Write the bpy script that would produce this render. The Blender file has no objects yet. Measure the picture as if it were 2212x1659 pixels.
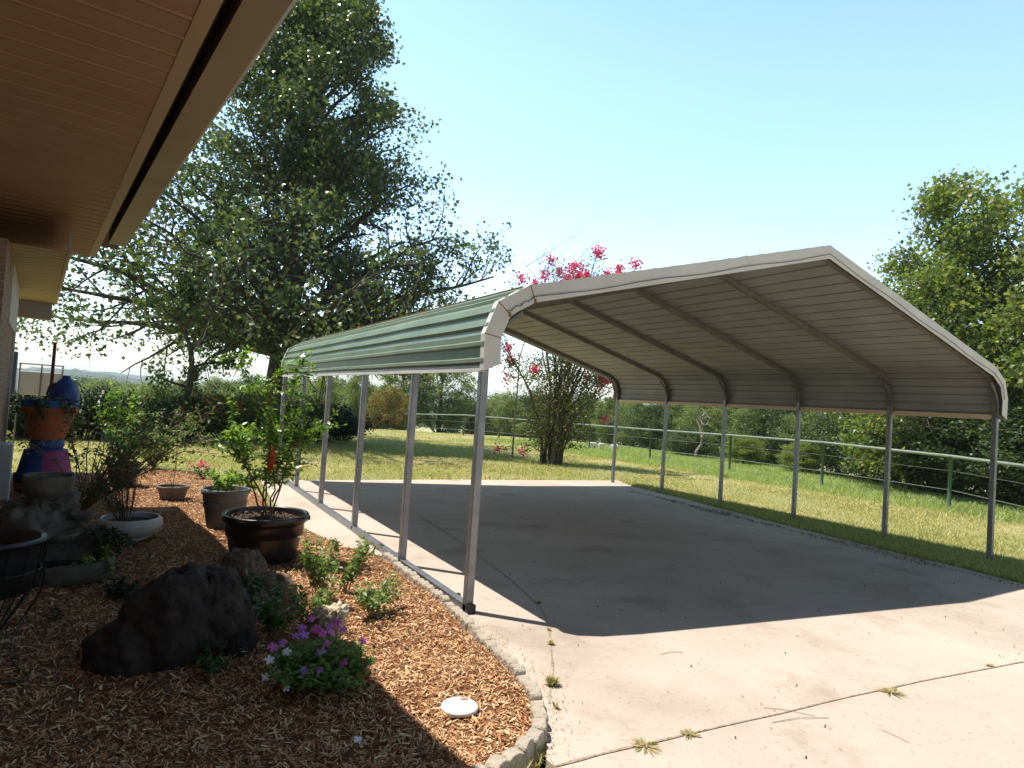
import bpy, bmesh, math, random
import numpy as np
from mathutils import Vector, Matrix, noise

# ------------------------------------------------------------------ camera, sky, sun, exposure
S = bpy.context.scene
CAM = np.array([-2.1563, -4.2324, 1.54]); YAW, PITCH, ROLL, FPX = 0.5170, 0.0319, 0.0662, 1378.17
PW, PH = 2212.0, 1659.0
_f = np.array([math.sin(YAW)*math.cos(PITCH), math.cos(YAW)*math.cos(PITCH), math.sin(PITCH)])
_r = np.array([math.cos(YAW), -math.sin(YAW), 0.0]); _u = np.cross(_r, _f)
RV = math.cos(ROLL)*_r+math.sin(ROLL)*_u; UV = -math.sin(ROLL)*_r+math.cos(ROLL)*_u; FV = _f
cd = bpy.data.cameras.new('camera'); cam = bpy.data.objects.new('camera', cd)
S.collection.objects.link(cam)
cam.matrix_world = Matrix(((RV[0], UV[0], -FV[0], CAM[0]), (RV[1], UV[1], -FV[1], CAM[1]), (RV[2], UV[2], -FV[2], CAM[2]), (0, 0, 0, 1)))
cd.sensor_width = 36; cd.lens = FPX/PW*36; cd.clip_start = .05; cd.clip_end = 9000
S.camera = cam
SUN = np.array([-.28, .28, 1.0]); SUN /= np.linalg.norm(SUN)
EL, AZ = math.asin(SUN[2]), math.atan2(SUN[0], SUN[1])
w = bpy.data.worlds.new("World"); S.world = w; w.use_nodes = True
nt = w.node_tree; bg = nt.nodes['Background']
sky = nt.nodes.new('ShaderNodeTexSky'); sky.sky_type = 'NISHITA'; sky.sun_disc = False
sky.sun_elevation = EL; sky.sun_rotation = AZ % (2*math.pi); sky.air_density = 1.0; sky.dust_density = .9; sky.ozone_density = .5
# pale cyan low sky of humid air; zenith dimmed to darken the shade
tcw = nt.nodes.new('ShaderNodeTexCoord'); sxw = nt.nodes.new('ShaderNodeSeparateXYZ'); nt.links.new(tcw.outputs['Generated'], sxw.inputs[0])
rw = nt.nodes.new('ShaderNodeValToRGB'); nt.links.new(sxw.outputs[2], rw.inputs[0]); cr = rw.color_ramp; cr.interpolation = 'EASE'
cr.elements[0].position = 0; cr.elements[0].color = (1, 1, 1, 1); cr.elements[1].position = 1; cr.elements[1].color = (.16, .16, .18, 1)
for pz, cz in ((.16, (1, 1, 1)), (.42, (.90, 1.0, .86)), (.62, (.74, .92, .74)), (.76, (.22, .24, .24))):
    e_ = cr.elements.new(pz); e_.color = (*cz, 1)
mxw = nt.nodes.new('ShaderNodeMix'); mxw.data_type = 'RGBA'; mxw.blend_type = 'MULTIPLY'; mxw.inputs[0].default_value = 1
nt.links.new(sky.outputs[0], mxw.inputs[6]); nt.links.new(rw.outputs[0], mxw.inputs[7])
# sky behind the camera dimmed as well, so less fill reaches the shade
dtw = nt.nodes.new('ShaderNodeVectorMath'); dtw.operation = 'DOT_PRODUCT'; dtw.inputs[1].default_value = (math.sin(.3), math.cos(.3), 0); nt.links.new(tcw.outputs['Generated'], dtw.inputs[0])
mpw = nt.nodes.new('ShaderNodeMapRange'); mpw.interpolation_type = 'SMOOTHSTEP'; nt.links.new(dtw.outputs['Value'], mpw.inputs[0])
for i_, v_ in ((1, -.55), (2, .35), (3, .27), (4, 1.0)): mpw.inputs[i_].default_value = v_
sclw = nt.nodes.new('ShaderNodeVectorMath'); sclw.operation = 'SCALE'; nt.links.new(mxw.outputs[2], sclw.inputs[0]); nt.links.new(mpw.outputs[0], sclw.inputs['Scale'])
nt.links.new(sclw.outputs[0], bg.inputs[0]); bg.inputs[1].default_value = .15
sd = bpy.data.lights.new('sun', 'SUN'); sd.energy = 2.7; sd.angle = math.radians(.5); sd.color = (1, .93, .82)
sun = bpy.data.objects.new('sun', sd); S.collection.objects.link(sun)
sun.rotation_euler = Vector(SUN).to_track_quat('Z', 'Y').to_euler()
S.view_settings.view_transform = 'Standard'; S.view_settings.look = 'None'
S.view_settings.exposure = 1.38; S.view_settings.gamma = 1
S.cycles.max_bounces = 8; S.cycles.diffuse_bounces = 4; S.cycles.transparent_max_bounces = 4
S.cycles.use_denoising = True

R = random.Random(7); NR = np.random.default_rng(7)

# ------------------------------------------------------------------ terrain heights and picture -> place helpers
def G(x, y):
    z = -.016*np.clip(x, -6, 40)-.007*np.clip(y, -8, 60)
    s = np.maximum(0, x-20.5); t = np.maximum(0, y-(30+.0*x)); q = np.sqrt(s*s+t*t)
    z = z-.16*q*q/(q+12)
    return np.maximum(z, -16)
def ray(x, y):
    d = FV*FPX+RV*(x-PW/2)+UV*(PH/2-y); return d/np.linalg.norm(d)
def at(x, y, dz=0.0):
    d = ray(x, y); z = 0.0; P = CAM
    for _ in range(60):
        P = CAM+d*(z-CAM[2])/d[2]; z = .5*z+.5*(float(G(P[0], P[1]))+dz)
    return Vector((P[0], P[1], z))
def far(x, dist, y=900):
    d = ray(x, y); h = d[:2]/np.hypot(d[0], d[1]); P = CAM[:2]+h*dist
    return Vector((P[0], P[1], float(G(P[0], P[1]))))
def zat(x, y, dist):
    d = ray(x, y); return CAM[2]+dist*d[2]/math.hypot(d[0], d[1])

# ------------------------------------------------------------------ object helpers
COL = S.collection
def link(o, parent=None):
    COL.objects.link(o)
    if parent: o.parent = parent
    return o
def tag(o, label=None, cat=None, group=None, kind=None):
    if label: o['label'] = label
    if cat: o['category'] = cat
    if group: o['group'] = group
    if kind: o['kind'] = kind
    return o
def empty(name, loc, rz=0, label=None, cat=None, group=None):
    o = bpy.data.objects.new(name, None); COL.objects.link(o); o.location = loc; o.rotation_euler = (0, 0, rz)
    o.empty_display_size = .1
    return tag(o, label, cat, group)
def npmesh(name, V, F, m, parent=None, smooth=False, mats=None, mi=None):
    V = np.asarray(V, np.float32).reshape(-1, 3)
    me = bpy.data.meshes.new(name)
    if isinstance(F, np.ndarray):
        k = F.shape[1]; n = len(F)
        me.vertices.add(len(V)); me.vertices.foreach_set('co', V.ravel())
        me.loops.add(n*k); me.loops.foreach_set('vertex_index', F.astype(np.int32).ravel())
        me.polygons.add(n); me.polygons.foreach_set('loop_start', np.arange(0, n*k, k, dtype=np.int32))
        me.polygons.foreach_set('loop_total', np.full(n, k, np.int32))
    else:
        me.from_pydata([tuple(map(float, v)) for v in V], [], [tuple(f) for f in F])
    me.update(calc_edges=True)
    if smooth: me.polygons.foreach_set('use_smooth', np.ones(len(me.polygons), bool))
    for q in (mats or [m]): me.materials.append(q)
    if mi is not None: me.polygons.foreach_set('material_index', np.asarray(mi, np.int32))
    return link(bpy.data.objects.new(name, me), parent)
class MB:
    def __init__(s): s.V = []; s.F = []; s.M = []
    def add(s, V, F, mi=0):
        b = len(s.V); s.V += [tuple(map(float, v)) for v in V]; s.F += [tuple(i+b for i in f) for f in F]; s.M += [mi]*len(F); return s
    def box(s, c, d, rz=0, mi=0):
        cx, cy, cz = c; hx, hy, hz = d[0]/2, d[1]/2, d[2]/2; co, si = math.cos(rz), math.sin(rz)
        V = [(cx+co*x-si*y, cy+si*x+co*y, cz+z) for z in (-hz, hz) for x, y in ((-hx, -hy), (hx, -hy), (hx, hy), (-hx, hy))]
        return s.add(V, [(3, 2, 1, 0), (4, 5, 6, 7), (0, 1, 5, 4), (1, 2, 6, 5), (2, 3, 7, 6), (3, 0, 4, 7)], mi)
    def tube(s, pts, rad, n=8, cap=True, mi=0, square=False):
        pts = [Vector(p) for p in pts]; rad = rad if hasattr(rad, '__len__') else [rad]*len(pts)
        V = []; F = []; up = None
        for i, p in enumerate(pts):
            t = (pts[min(i+1, len(pts)-1)]-pts[max(i-1, 0)]).normalized()
            if up is None:
                up = Vector((0, 0, 1)) if abs(t.z) < .9 else Vector((0, 1, 0))
            a = t.cross(up).normalized(); b = a.cross(t).normalized(); up = b
            for k in range(n):
                an = 2*math.pi*(k+(.5 if square else 0))/n; rr = rad[i]
                V.append(p+a*math.cos(an)*rr+b*math.sin(an)*rr)
        for i in range(len(pts)-1):
            for k in range(n):
                k2 = (k+1) % n; F.append((i*n+k, i*n+k2, (i+1)*n+k2, (i+1)*n+k))
        if cap: F.append(tuple(range(n))); F.append(tuple(reversed(range((len(pts)-1)*n, len(pts)*n))))
        return s.add(V, F, mi)
    def bar(s, a, b, w_, h_=None, up=(0, 0, 1), mi=0):
        a, b = Vector(a), Vector(b); h_ = h_ or w_; t = (b-a).normalized(); u = Vector(up)
        if abs(t.dot(u)) > .95: u = Vector((0, 1, 0))
        x = t.cross(u).normalized(); y = x.cross(t).normalized()
        V = [p+x*sx*w_/2+y*sy*h_/2 for p in (a, b) for sx, sy in ((-1, -1), (1, -1), (1, 1), (-1, 1))]
        return s.add(V, [(3, 2, 1, 0), (4, 5, 6, 7), (0, 1, 5, 4), (1, 2, 6, 5), (2, 3, 7, 6), (3, 0, 4, 7)], mi)
    def lathe(s, prof, n=40, c=(0, 0, 0), wob=0, seed=0, mi=0, squash=(1, 1)):
        V = []; F = []
        for j, (r_, z) in enumerate(prof):
            for k in range(n):
                a = 2*math.pi*k/n; rr = r_
                if wob: rr += wob*noise.noise(Vector((math.cos(a)*2+seed, math.sin(a)*2, z*4+seed)))
                V.append((c[0]+rr*math.cos(a)*squash[0], c[1]+rr*math.sin(a)*squash[1], c[2]+z+(wob*.6*noise.noise(Vector((math.cos(a)*2, math.sin(a)*2+seed, 5))) if wob else 0)))
        for j in range(len(prof)-1):
            for k in range(n):
                k2 = (k+1) % n; F.append((j*n+k, j*n+k2, (j+1)*n+k2, (j+1)*n+k))
        return s.add(V, F, mi)
    def build(s, name, m, parent=None, smooth=False, mats=None):
        return npmesh(name, s.V, s.F, m, parent, smooth, mats, s.M if mats else None)
def bevel(o, w_=.004, seg=2):
    b = o.modifiers.new('bevel', 'BEVEL'); b.width = w_; b.segments = seg; b.limit_method = 'ANGLE'; return o
def copy_tree(o, loc=None, rz=None, sc=None, parent=None):
    c = o.copy(); COL.objects.link(c)
    if parent: c.parent = parent
    if loc is not None: c.location = loc
    if rz is not None: c.rotation_euler = (0, 0, rz)
    if sc is not None: c.scale = sc if hasattr(sc, '__len__') else (sc, sc, sc)
    for ch in list(o.children): copy_tree(ch, parent=c)
    return c

# ------------------------------------------------------------------ materials
def mat(name, col, rough=.7, metal=0, spec=.5, noise_amt=0, scale=5, bump=0, bscale=40, col2=None, detail=6, coat=0):
    m = bpy.data.materials.new(name); m.use_nodes = True; n = m.node_tree.nodes; L = m.node_tree.links; b = n['Principled BSDF']
    b.inputs['Base Color'].default_value = (*col, 1); b.inputs['Roughness'].default_value = rough
    b.inputs['Metallic'].default_value = metal; b.inputs['Specular IOR Level'].default_value = spec
    if coat: b.inputs['Coat Weight'].default_value = coat
    tc = n.new('ShaderNodeTexCoord')
    if noise_amt or col2:
        nz = n.new('ShaderNodeTexNoise'); nz.inputs['Scale'].default_value = scale; nz.inputs['Detail'].default_value = detail
        L.new(tc.outputs['Object'], nz.inputs['Vector'])
        rp = n.new('ShaderNodeValToRGB'); c2 = col2 or tuple(c*(1-noise_amt) for c in col)
        c1 = col if col2 else tuple(min(1, c*(1+noise_amt)) for c in col)
        rp.color_ramp.elements[0].color = (*c2, 1); rp.color_ramp.elements[1].color = (*c1, 1)
        rp.color_ramp.elements[0].position = .35; rp.color_ramp.elements[1].position = .65
        L.new(nz.outputs[0], rp.inputs[0]); L.new(rp.outputs[0], b.inputs['Base Color'])
    if bump:
        nb = n.new('ShaderNodeTexNoise'); nb.inputs['Scale'].default_value = bscale; nb.inputs['Detail'].default_value = 8
        L.new(tc.outputs['Object'], nb.inputs['Vector'])
        bp = n.new('ShaderNodeBump'); bp.inputs['Strength'].default_value = bump; bp.inputs['Distance'].default_value = .02
        L.new(nb.outputs[0], bp.inputs['Height']); L.new(bp.outputs[0], b.inputs['Normal'])
    return m
def island_mat(name, cols, rough=.5, transl=0, spec=.4, tcol=None):
    """one random colour of the ramp for each leaf, chip or blade"""
    m = bpy.data.materials.new(name); m.use_nodes = True; n = m.node_tree.nodes; L = m.node_tree.links; b = n['Principled BSDF']
    g = n.new('ShaderNodeNewGeometry'); rp = n.new('ShaderNodeValToRGB'); cr = rp.color_ramp
    while len(cr.elements) < len(cols): cr.elements.new(.5)
    for i, c in enumerate(cols): cr.elements[i].position = i/(len(cols)-1); cr.elements[i].color = (*c, 1)
    L.new(g.outputs['Random Per Island'], rp.inputs[0]); L.new(rp.outputs[0], b.inputs['Base Color'])
    b.inputs['Roughness'].default_value = rough; b.inputs['Specular IOR Level'].default_value = spec
    if transl:
        t = n.new('ShaderNodeBsdfTranslucent'); mx = n.new('ShaderNodeMixShader'); mx.inputs[0].default_value = transl
        mc = n.new('ShaderNodeMix'); mc.data_type = 'RGBA'; mc.blend_type = 'MULTIPLY'; mc.inputs[0].default_value = 1
        L.new(rp.outputs[0], mc.inputs[6]); mc.inputs[7].default_value = (*(tcol or (1.6, 1.7, .7)), 1)
        L.new(mc.outputs[2], t.inputs[0]); L.new(b.outputs[0], mx.inputs[1]); L.new(t.outputs[0], mx.inputs[2])
        L.new(mx.outputs[0], n['Material Output'].inputs[0])
    return m
M = {}
M['green_metal'] = mat('green_metal', (.14, .195, .125), .45, 0, .5, col2=(.19, .25, .165), scale=1.3, coat=.05)
M['liner'] = mat('liner', (.33, .325, .32), .6, 0, .4, col2=(.27, .265, .262), scale=2.0)
M['trim'] = mat('trim', (.74, .72, .70), .45, 0, .5, col2=(.64, .62, .60), scale=3)
M['trim_tan'] = mat('trim_tan', (.68, .52, .34), .5)
M['rust_trim'] = mat('rust_trim', (.30, .13, .05), .8)
M['galv'] = mat('galv', (.30, .31, .34), .42, .75, .5, col2=(.22, .225, .25), scale=9, bump=.03)
M['galv_dull'] = mat('galv_dull', (.23, .215, .205), .6, .4, .4, col2=(.17, .155, .145), scale=7)
M['black'] = mat('black', (.012, .012, .013), .5)
M['pipe_green'] = mat('pipe_green', (.045, .09, .05), .5, 0, .4, col2=(.07, .12, .07), scale=8)
M['rail_green'] = mat('rail_green', (.27, .30, .26), .4, 0, .5, col2=(.21, .25, .20), scale=4)
M['wire'] = mat('wire', (.4, .42, .38), .4, .8)
M['bark'] = mat('bark', (.10, .085, .07), .9, col2=(.045, .038, .032), scale=6, bump=.8, bscale=14)
M['bark_pale'] = mat('bark_pale', (.22, .18, .14), .8, col2=(.10, .08, .06), scale=9, bump=.4, bscale=18)
M['bark_grey'] = mat('bark_grey', (.36, .33, .29), .9, col2=(.25, .22, .2), scale=9)
M['leaf_oak'] = island_mat('leaf_oak', [(.03, .06, .025), (.055, .095, .035), (.10, .145, .05), (.20, .23, .10)], .32, .28, .7)
M['leaf_right'] = island_mat('leaf_right', [(.08, .125, .035), (.13, .185, .05), (.20, .25, .07), (.30, .30, .10)], .38, .42, .5)
M['leaf_wood'] = island_mat('leaf_wood', [(.08, .13, .055), (.13, .185, .07), (.19, .235, .09), (.27, .29, .12)], .5, .36)
M['leaf_wood_dark'] = island_mat('leaf_wood_dark', [(.04, .07, .034), (.07, .11, .045), (.12, .16, .06)], .5, .3)
M['leaf_gold'] = island_mat('leaf_gold', [(.12, .12, .03), (.20, .17, .05), (.26, .17, .06), (.10, .12, .03)], .5, .3)
M['leaf_citrus'] = island_mat('leaf_citrus', [(.07, .15, .025), (.12, .23, .035), (.19, .33, .055), (.32, .44, .10)], .28, .4, .6)
M['leaf_shrub'] = island_mat('leaf_shrub', [(.05, .085, .03), (.08, .13, .04), (.12, .18, .05), (.20, .23, .08)], .45, .3)
M['leaf_bronze'] = island_mat('leaf_bronze', [(.05, .07, .02), (.09, .12, .03), (.14, .15, .05), (.17, .11, .05)], .45, .25)
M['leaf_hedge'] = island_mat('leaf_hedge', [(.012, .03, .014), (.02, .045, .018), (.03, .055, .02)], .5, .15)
M['leaf_vinca'] = island_mat('leaf_vinca', [(.03, .085, .022), (.045, .12, .03), (.07, .16, .04)], .3, .2, .6)
M['leaf_rosemary'] = island_mat('leaf_rosemary', [(.03, .05, .03), (.05, .075, .045), (.08, .10, .06)], .6, .1)
M['leaf_salvia'] = island_mat('leaf_salvia', [(.08, .16, .04), (.13, .23, .06), (.20, .30, .09), (.26, .30, .11)], .45, .3)
M['grass_blades'] = island_mat('grass_blades', [(.20, .25, .09), (.32, .335, .13), (.48, .45, .22), (.66, .58, .35)], .6, .3, .2)
M['weed_dry'] = island_mat('weed_dry', [(.16, .2, .05), (.34, .30, .14), (.45, .36, .2), (.5, .4, .28)], .7, .3, .2)
M['straw'] = island_mat('straw', [(.10, .05, .03), (.24, .15, .08), (.42, .30, .17), (.5, .4, .25)], .9)
M['grass_lush'] = island_mat('grass_lush', [(.24, .32, .12), (.32, .40, .17), (.44, .48, .24)], .6, .35, .2)
M['chips'] = island_mat('chips', [(.14, .048, .02), (.40, .17, .07), (.62, .36, .17), (.76, .54, .31), (.30, .12, .05), (.68, .42, .20), (.90, .76, .54)], .8, 0, .2)
M['crape_pink'] = island_mat('crape_pink', [(.62, .05, .16), (.76, .12, .26), (.85, .26, .40)], .6, .35, .3, (1.3, .9, .9))
M['orange_bloom'] = island_mat('orange_bloom', [(.7, .25, .10), (.75, .38, .2), (.6, .2, .12)], .6, .3, .3, (1.2, 1, .8))
M['vinca_pink'] = mat('vinca_pink', (.62, .12, .48), .5)
M['vinca_violet'] = mat('vinca_violet', (.42, .17, .62), .5)
M['vinca_white'] = mat('vinca_white', (.80, .82, .86), .5)
M['soil'] = mat('soil', (.06, .035, .022), .95, col2=(.03, .018, .012), scale=30, bump=.8, bscale=60)
M['soil_chips'] = island_mat('soil_chips', [(.10, .055, .035), (.2, .12, .08), (.32, .22, .17), (.06, .03, .02)], .9)
M['pot_black'] = mat('pot_black', (.018, .018, .02), .32, 0, .6)
M['pot_grey'] = mat('pot_grey', (.17, .185, .205), .5, col2=(.14, .15, .165), scale=6)
M['pot_stone'] = mat('pot_stone', (.20, .17, .145), .7, col2=(.15, .125, .11), scale=12)
M['bowl_white'] = mat('bowl_white', (.62, .62, .64), .3, col2=(.5, .48, .48), scale=4, coat=.3)
M['terracotta'] = mat('terracotta', (.40, .13, .04), .75, col2=(.30, .09, .03), scale=5)
M['paint_blue'] = mat('paint_blue', (.02, .07, .27), .5, col2=(.015, .045, .2), scale=6)
M['paint_pink'] = mat('paint_pink', (.30, .035, .15), .6)
M['jug_blue'] = mat('jug_blue', (.015, .045, .2), .35)
M['rusty'] = mat('rusty', (.17, .05, .035), .8, col2=(.10, .03, .025), scale=20)
M['rock_dark'] = mat('rock_dark', (.052, .036, .028), .9, col2=(.02, .014, .012), scale=11, bump=.8, bscale=45, detail=10)
M['rock_brown'] = mat('rock_brown', (.20, .135, .095), .9, col2=(.08, .05, .036), scale=13, bump=.8, bscale=45, detail=10)
M['cast_stone'] = mat('cast_stone', (.16, .14, .11), .8, col2=(.07, .06, .048), scale=6, bump=.6, bscale=20)
M['cream_stone'] = mat('cream_stone', (.66, .58, .46), .8, col2=(.36, .28, .18), scale=11, bump=.8, bscale=22)
M['disc'] = mat('disc', (.78, .75, .74), .6, col2=(.68, .65, .64), scale=25)
M['disc_mark'] = mat('disc_mark', (.35, .2, .17), .7)
M['edging'] = mat('edging', (.52, .46, .38), .9, col2=(.36, .31, .25), scale=14, bump=.7, bscale=60)
M['soffit'] = mat('soffit', (.34, .185, .105), .55, col2=(.30, .16, .09), scale=2)
M['fascia'] = mat('fascia', (.38, .25, .16), .5)
M['gutter'] = mat('gutter', (.30, .215, .145), .45, col2=(.25, .18, .12), scale=2)
M['algae'] = mat('algae', (.14, .15, .05), .8)
M['soffit_wing'] = mat('soffit_wing', (.40, .31, .15), .6)
M['beam'] = mat('beam', (.23, .21, .20), .6)
M['shingle'] = mat('shingle', (.12, .10, .09), .9, col2=(.08, .07, .06), scale=20)
M['box_grey'] = mat('box_grey', (.16, .20, .25), .5)
M['unit_grey'] = mat('unit_grey', (.42, .46, .50), .5)
M['stucco'] = mat('stucco', (.58, .54, .48), .85, col2=(.46, .42, .38), scale=14, bump=.5, bscale=50)
M['dry_stick'] = mat('dry_stick', (.42, .33, .25), .9)
M['twig'] = mat('twig', (.22, .15, .10), .9)
M['white_paint'] = mat('white_paint', (.8, .8, .8), .5)
M['tag_red'] = mat('tag_red', (.75, .09, .02), .45)
M['cage_white'] = mat('cage_white', (.5, .47, .46), .6)

def brick_mat():
    m = bpy.data.materials.new('brick'); m.use_nodes = True; n = m.node_tree.nodes; L = m.node_tree.links; b = n['Principled BSDF']
    tc = n.new('ShaderNodeTexCoord'); mp = n.new('ShaderNodeMapping'); mp.inputs['Rotation'].default_value = (math.radians(90), 0, 0)
    mp.inputs['Scale'].default_value = (1, 1, 1)
    sx = n.new('ShaderNodeSeparateXYZ'); cb = n.new('ShaderNodeCombineXYZ')
    L.new(tc.outputs['Object'], sx.inputs[0]); ad = n.new('ShaderNodeMath'); ad.operation = 'ADD'
    L.new(sx.outputs[0], ad.inputs[0]); L.new(sx.outputs[1], ad.inputs[1]); L.new(ad.outputs[0], cb.inputs[0]); L.new(sx.outputs[2], cb.inputs[1])
    bt = n.new('ShaderNodeTexBrick'); L.new(cb.outputs[0], bt.inputs['Vector'])
    bt.inputs['Scale'].default_value = 1; bt.inputs['Brick Width'].default_value = .21; bt.inputs['Row Height'].default_value = .075
    bt.inputs['Mortar Size'].default_value = .006; bt.inputs['Color1'].default_value = (.30, .19, .125, 1)
    bt.inputs['Color2'].default_value = (.23, .145, .10, 1); bt.inputs['Mortar'].default_value = (.3, .27, .23, 1)
    L.new(bt.outputs[0], b.inputs['Base Color']); b.inputs['Roughness'].default_value = .9
    bp = n.new('ShaderNodeBump'); bp.inputs['Strength'].default_value = .5; bp.invert = True; L.new(bt.outputs['Fac'], bp.inputs['Height']); L.new(bp.outputs[0], b.inputs['Normal'])
    return m
M['brick'] = brick_mat()
def layered(name, layers, base, rough=.9, bump=.5, bscale=30, bdist=.02, fine=None):
    """base colour with noise-masked layers: (scale, lo, hi, colour, strength)"""
    m = bpy.data.materials.new(name); m.use_nodes = True; n = m.node_tree.nodes; L = m.node_tree.links; b = n['Principled BSDF']
    tc = n.new('ShaderNodeTexCoord'); cur = None
    for i, (sc, lo, hi, col, st) in enumerate(layers):
        nz = n.new('ShaderNodeTexNoise'); nz.inputs['Scale'].default_value = sc; nz.inputs['Detail'].default_value = 8; nz.inputs['Roughness'].default_value = .62
        mp = n.new('ShaderNodeMapping'); mp.inputs['Location'].default_value = (i*7.3, i*3.1, 0); L.new(tc.outputs['Object'], mp.inputs[0]); L.new(mp.outputs[0], nz.inputs['Vector'])
        rg = n.new('ShaderNodeMapRange'); rg.inputs[1].default_value = lo; rg.inputs[2].default_value = hi; rg.inputs[4].default_value = st; rg.interpolation_type = 'SMOOTHSTEP'
        L.new(nz.outputs[0], rg.inputs[0])
        mx = n.new('ShaderNodeMix'); mx.data_type = 'RGBA'; L.new(rg.outputs[0], mx.inputs[0])
        if cur is None: mx.inputs[6].default_value = (*base, 1)
        else: L.new(cur, mx.inputs[6])
        mx.inputs[7].default_value = (*col, 1); cur = mx.outputs[2]
    L.new(cur, b.inputs['Base Color']); b.inputs['Roughness'].default_value = rough; b.inputs['Specular IOR Level'].default_value = .25
    nb = n.new('ShaderNodeTexNoise'); nb.inputs['Scale'].default_value = bscale; nb.inputs['Detail'].default_value = 10; L.new(tc.outputs['Object'], nb.inputs['Vector'])
    bp = n.new('ShaderNodeBump'); bp.inputs['Strength'].default_value = bump; bp.inputs['Distance'].default_value = bdist
    L.new(nb.outputs[0], bp.inputs['Height']); L.new(bp.outputs[0], b.inputs['Normal'])
    return m
M['concrete'] = layered('concrete', [(.33, .52, .70, (.27, .21, .17), .5), (.5, .42, .66, (.55, .475, .41), .8), (1.7, .5, .72, (.35, .285, .23), .55), (6, .55, .75, (.54, .47, .39), .6),
                                     (26, .58, .68, (.28, .23, .18), .55), (90, .62, .70, (.14, .11, .09), .7), (.9, .56, .68, (.30, .24, .19), .55)], (.48, .405, .35), .85, .35, 120, .006)
M['dirt'] = layered('dirt', [(3, .45, .6, (.62, .49, .35), .8), (22, .5, .65, (.30, .2, .13), .6), (70, .6, .7, (.12, .08, .05), .6)], (.50, .38, .27), .95, .8, 60)
M['mulch'] = layered('mulch', [(5, .4, .65, (.20, .085, .04), .8), (40, .5, .65, (.34, .17, .08), .8), (90, .6, .7, (.05, .025, .015), .7)], (.19, .085, .042), .95, 1.0, 70, .03)
M['lawn'] = layered('lawn', [(.28, .45, .62, (.56, .46, .23), .8), (1.1, .5, .7, (.30, .32, .11), .7), (.8, .60, .72, (.64, .50, .35), .85), (14, .45, .7, (.58, .49, .27), .55), (45, .5, .7, (.15, .16, .05), .5)],
                    (.33, .34, .125), .95, 1.0, 45, .05)
M['hills'] = layered('hills', [(.01, .4, .6, (.05, .08, .03), .8), (.05, .45, .6, (.025, .045, .02), .8)], (.04, .065, .025), .95, .6, .2, 1)

# ------------------------------------------------------------------ leaves
def unit(n, rng=NR):
    v = rng.normal(size=(n, 3)); return v/np.linalg.norm(v, axis=1, keepdims=True)
def leaf_quads(C, L_, W_, bias=None, upb=.35, rng=NR, fold=.18):
    """one folded leaf blade (kite) at each centre; bias = preferred pointing direction"""
    n = len(C); d = unit(n, rng)
    if bias is not None: d = d+bias; d /= np.linalg.norm(d, axis=1, keepdims=True)
    nn = unit(n, rng)+np.array([0, 0, upb*2]); s = np.cross(d, nn); s /= np.linalg.norm(s, axis=1, keepdims=True)+1e-9
    up = np.cross(s, d); L_ = np.broadcast_to(L_, n)[:, None]; W_ = np.broadcast_to(W_, n)[:, None]
    b = C-d*L_*.5; t = C+d*L_*.5; mid = C-d*L_*.06+up*W_*fold
    V = np.stack([b, mid+s*W_*.5, t, mid-s*W_*.5], 1).reshape(-1, 3)
    F = np.arange(n*4).reshape(n, 4); return V, F
def star_leaves(C, size, rng=NR, upb=.5):
    """five-fingered leaf: three kites joined in one fan of 6 vertices"""
    n = len(C); d = unit(n, rng)+np.array([0, 0, -.35]); d /= np.linalg.norm(d, axis=1, keepdims=True)
    nn = unit(n, rng)+np.array([0, 0, upb*2]); s = np.cross(d, nn); s /= np.linalg.norm(s, axis=1, keepdims=True)+1e-9
    up = np.cross(s, d); z = size if np.isscalar(size) else size[:, None]
    pts = [(-.5, 0, 0), (-.15, .5, .1), (.05, .16, 0), (.55, 0, -.08), (.05, -.16, 0), (-.15, -.5, .1)]
    V = np.stack([C+d*a*z+s*b*z+up*c*z for a, b, c in pts], 1).reshape(-1, 3)
    F = (np.arange(n)[:, None]*6+np.array([[0, 1, 2, 5]]))
    base = np.arange(n)[:, None]*6
    F = np.concatenate([base+np.array([[0, 1, 2, 4]]), base+np.array([[0, 4, 5, 0]])[:, :4]*1, base+np.array([[2, 3, 4, 2]])])
    F = np.concatenate([base+np.array([[0, 2, 4]]), base+np.array([[0, 1, 2]]), base+np.array([[0, 4, 5]]), base+np.array([[2, 3, 4]])])
    return V, F
def cloud(n, rad, rng=NR, shell=.0):
    v = unit(n, rng); r_ = rng.uniform(shell, 1, n)**(1/2.2); return v*r_[:, None]*np.asarray(rad)

# ------------------------------------------------------------------ tall trees
def limb(mb, tips, p, d, L_, r0, depth, rnd, nseg=5, droop=0, kink=.22, kids=(3, 4), n=6, tw=.3):
    pts = [p.copy()]; rad = [r0]; dd = d.normalized()
    for i in range(nseg):
        dd = (dd+Vector((rnd.uniform(-kink, kink), rnd.uniform(-kink, kink), rnd.uniform(-kink, kink)-droop)).normalized()*.28).normalized()
        pts.append(pts[-1]+dd*L_/nseg); rad.append(max(.006, r0*(1-.8*(i+1)/nseg)))
    mb.tube(pts, rad, n, cap=False)
    if depth == 0:
        for q in pts[1:]: tips.append(q)
        return
    k = rnd.randint(*kids)
    for j in range(k):
        t = .25+.75*(j+rnd.random()*.8)/k; i = min(nseg-1, int(t*nseg)); q = pts[i].lerp(pts[i+1], min(1, t*nseg-i))
        ax = Vector((rnd.gauss(0, 1), rnd.gauss(0, 1), rnd.gauss(0, .6))); dirn = (pts[i+1]-pts[i]).normalized()
        ax = (ax-dirn*ax.dot(dirn)).normalized()
        nd = (dirn*.75+ax*.75).normalized()
        limb(mb, tips, q, nd, L_*rnd.uniform(.38, .58)*(1.15-.4*t), rad[i]*.55, depth-1, rnd, max(3, nseg-1), droop, kink, kids, max(4, n-1))
    tips.append(pts[-1])
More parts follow.
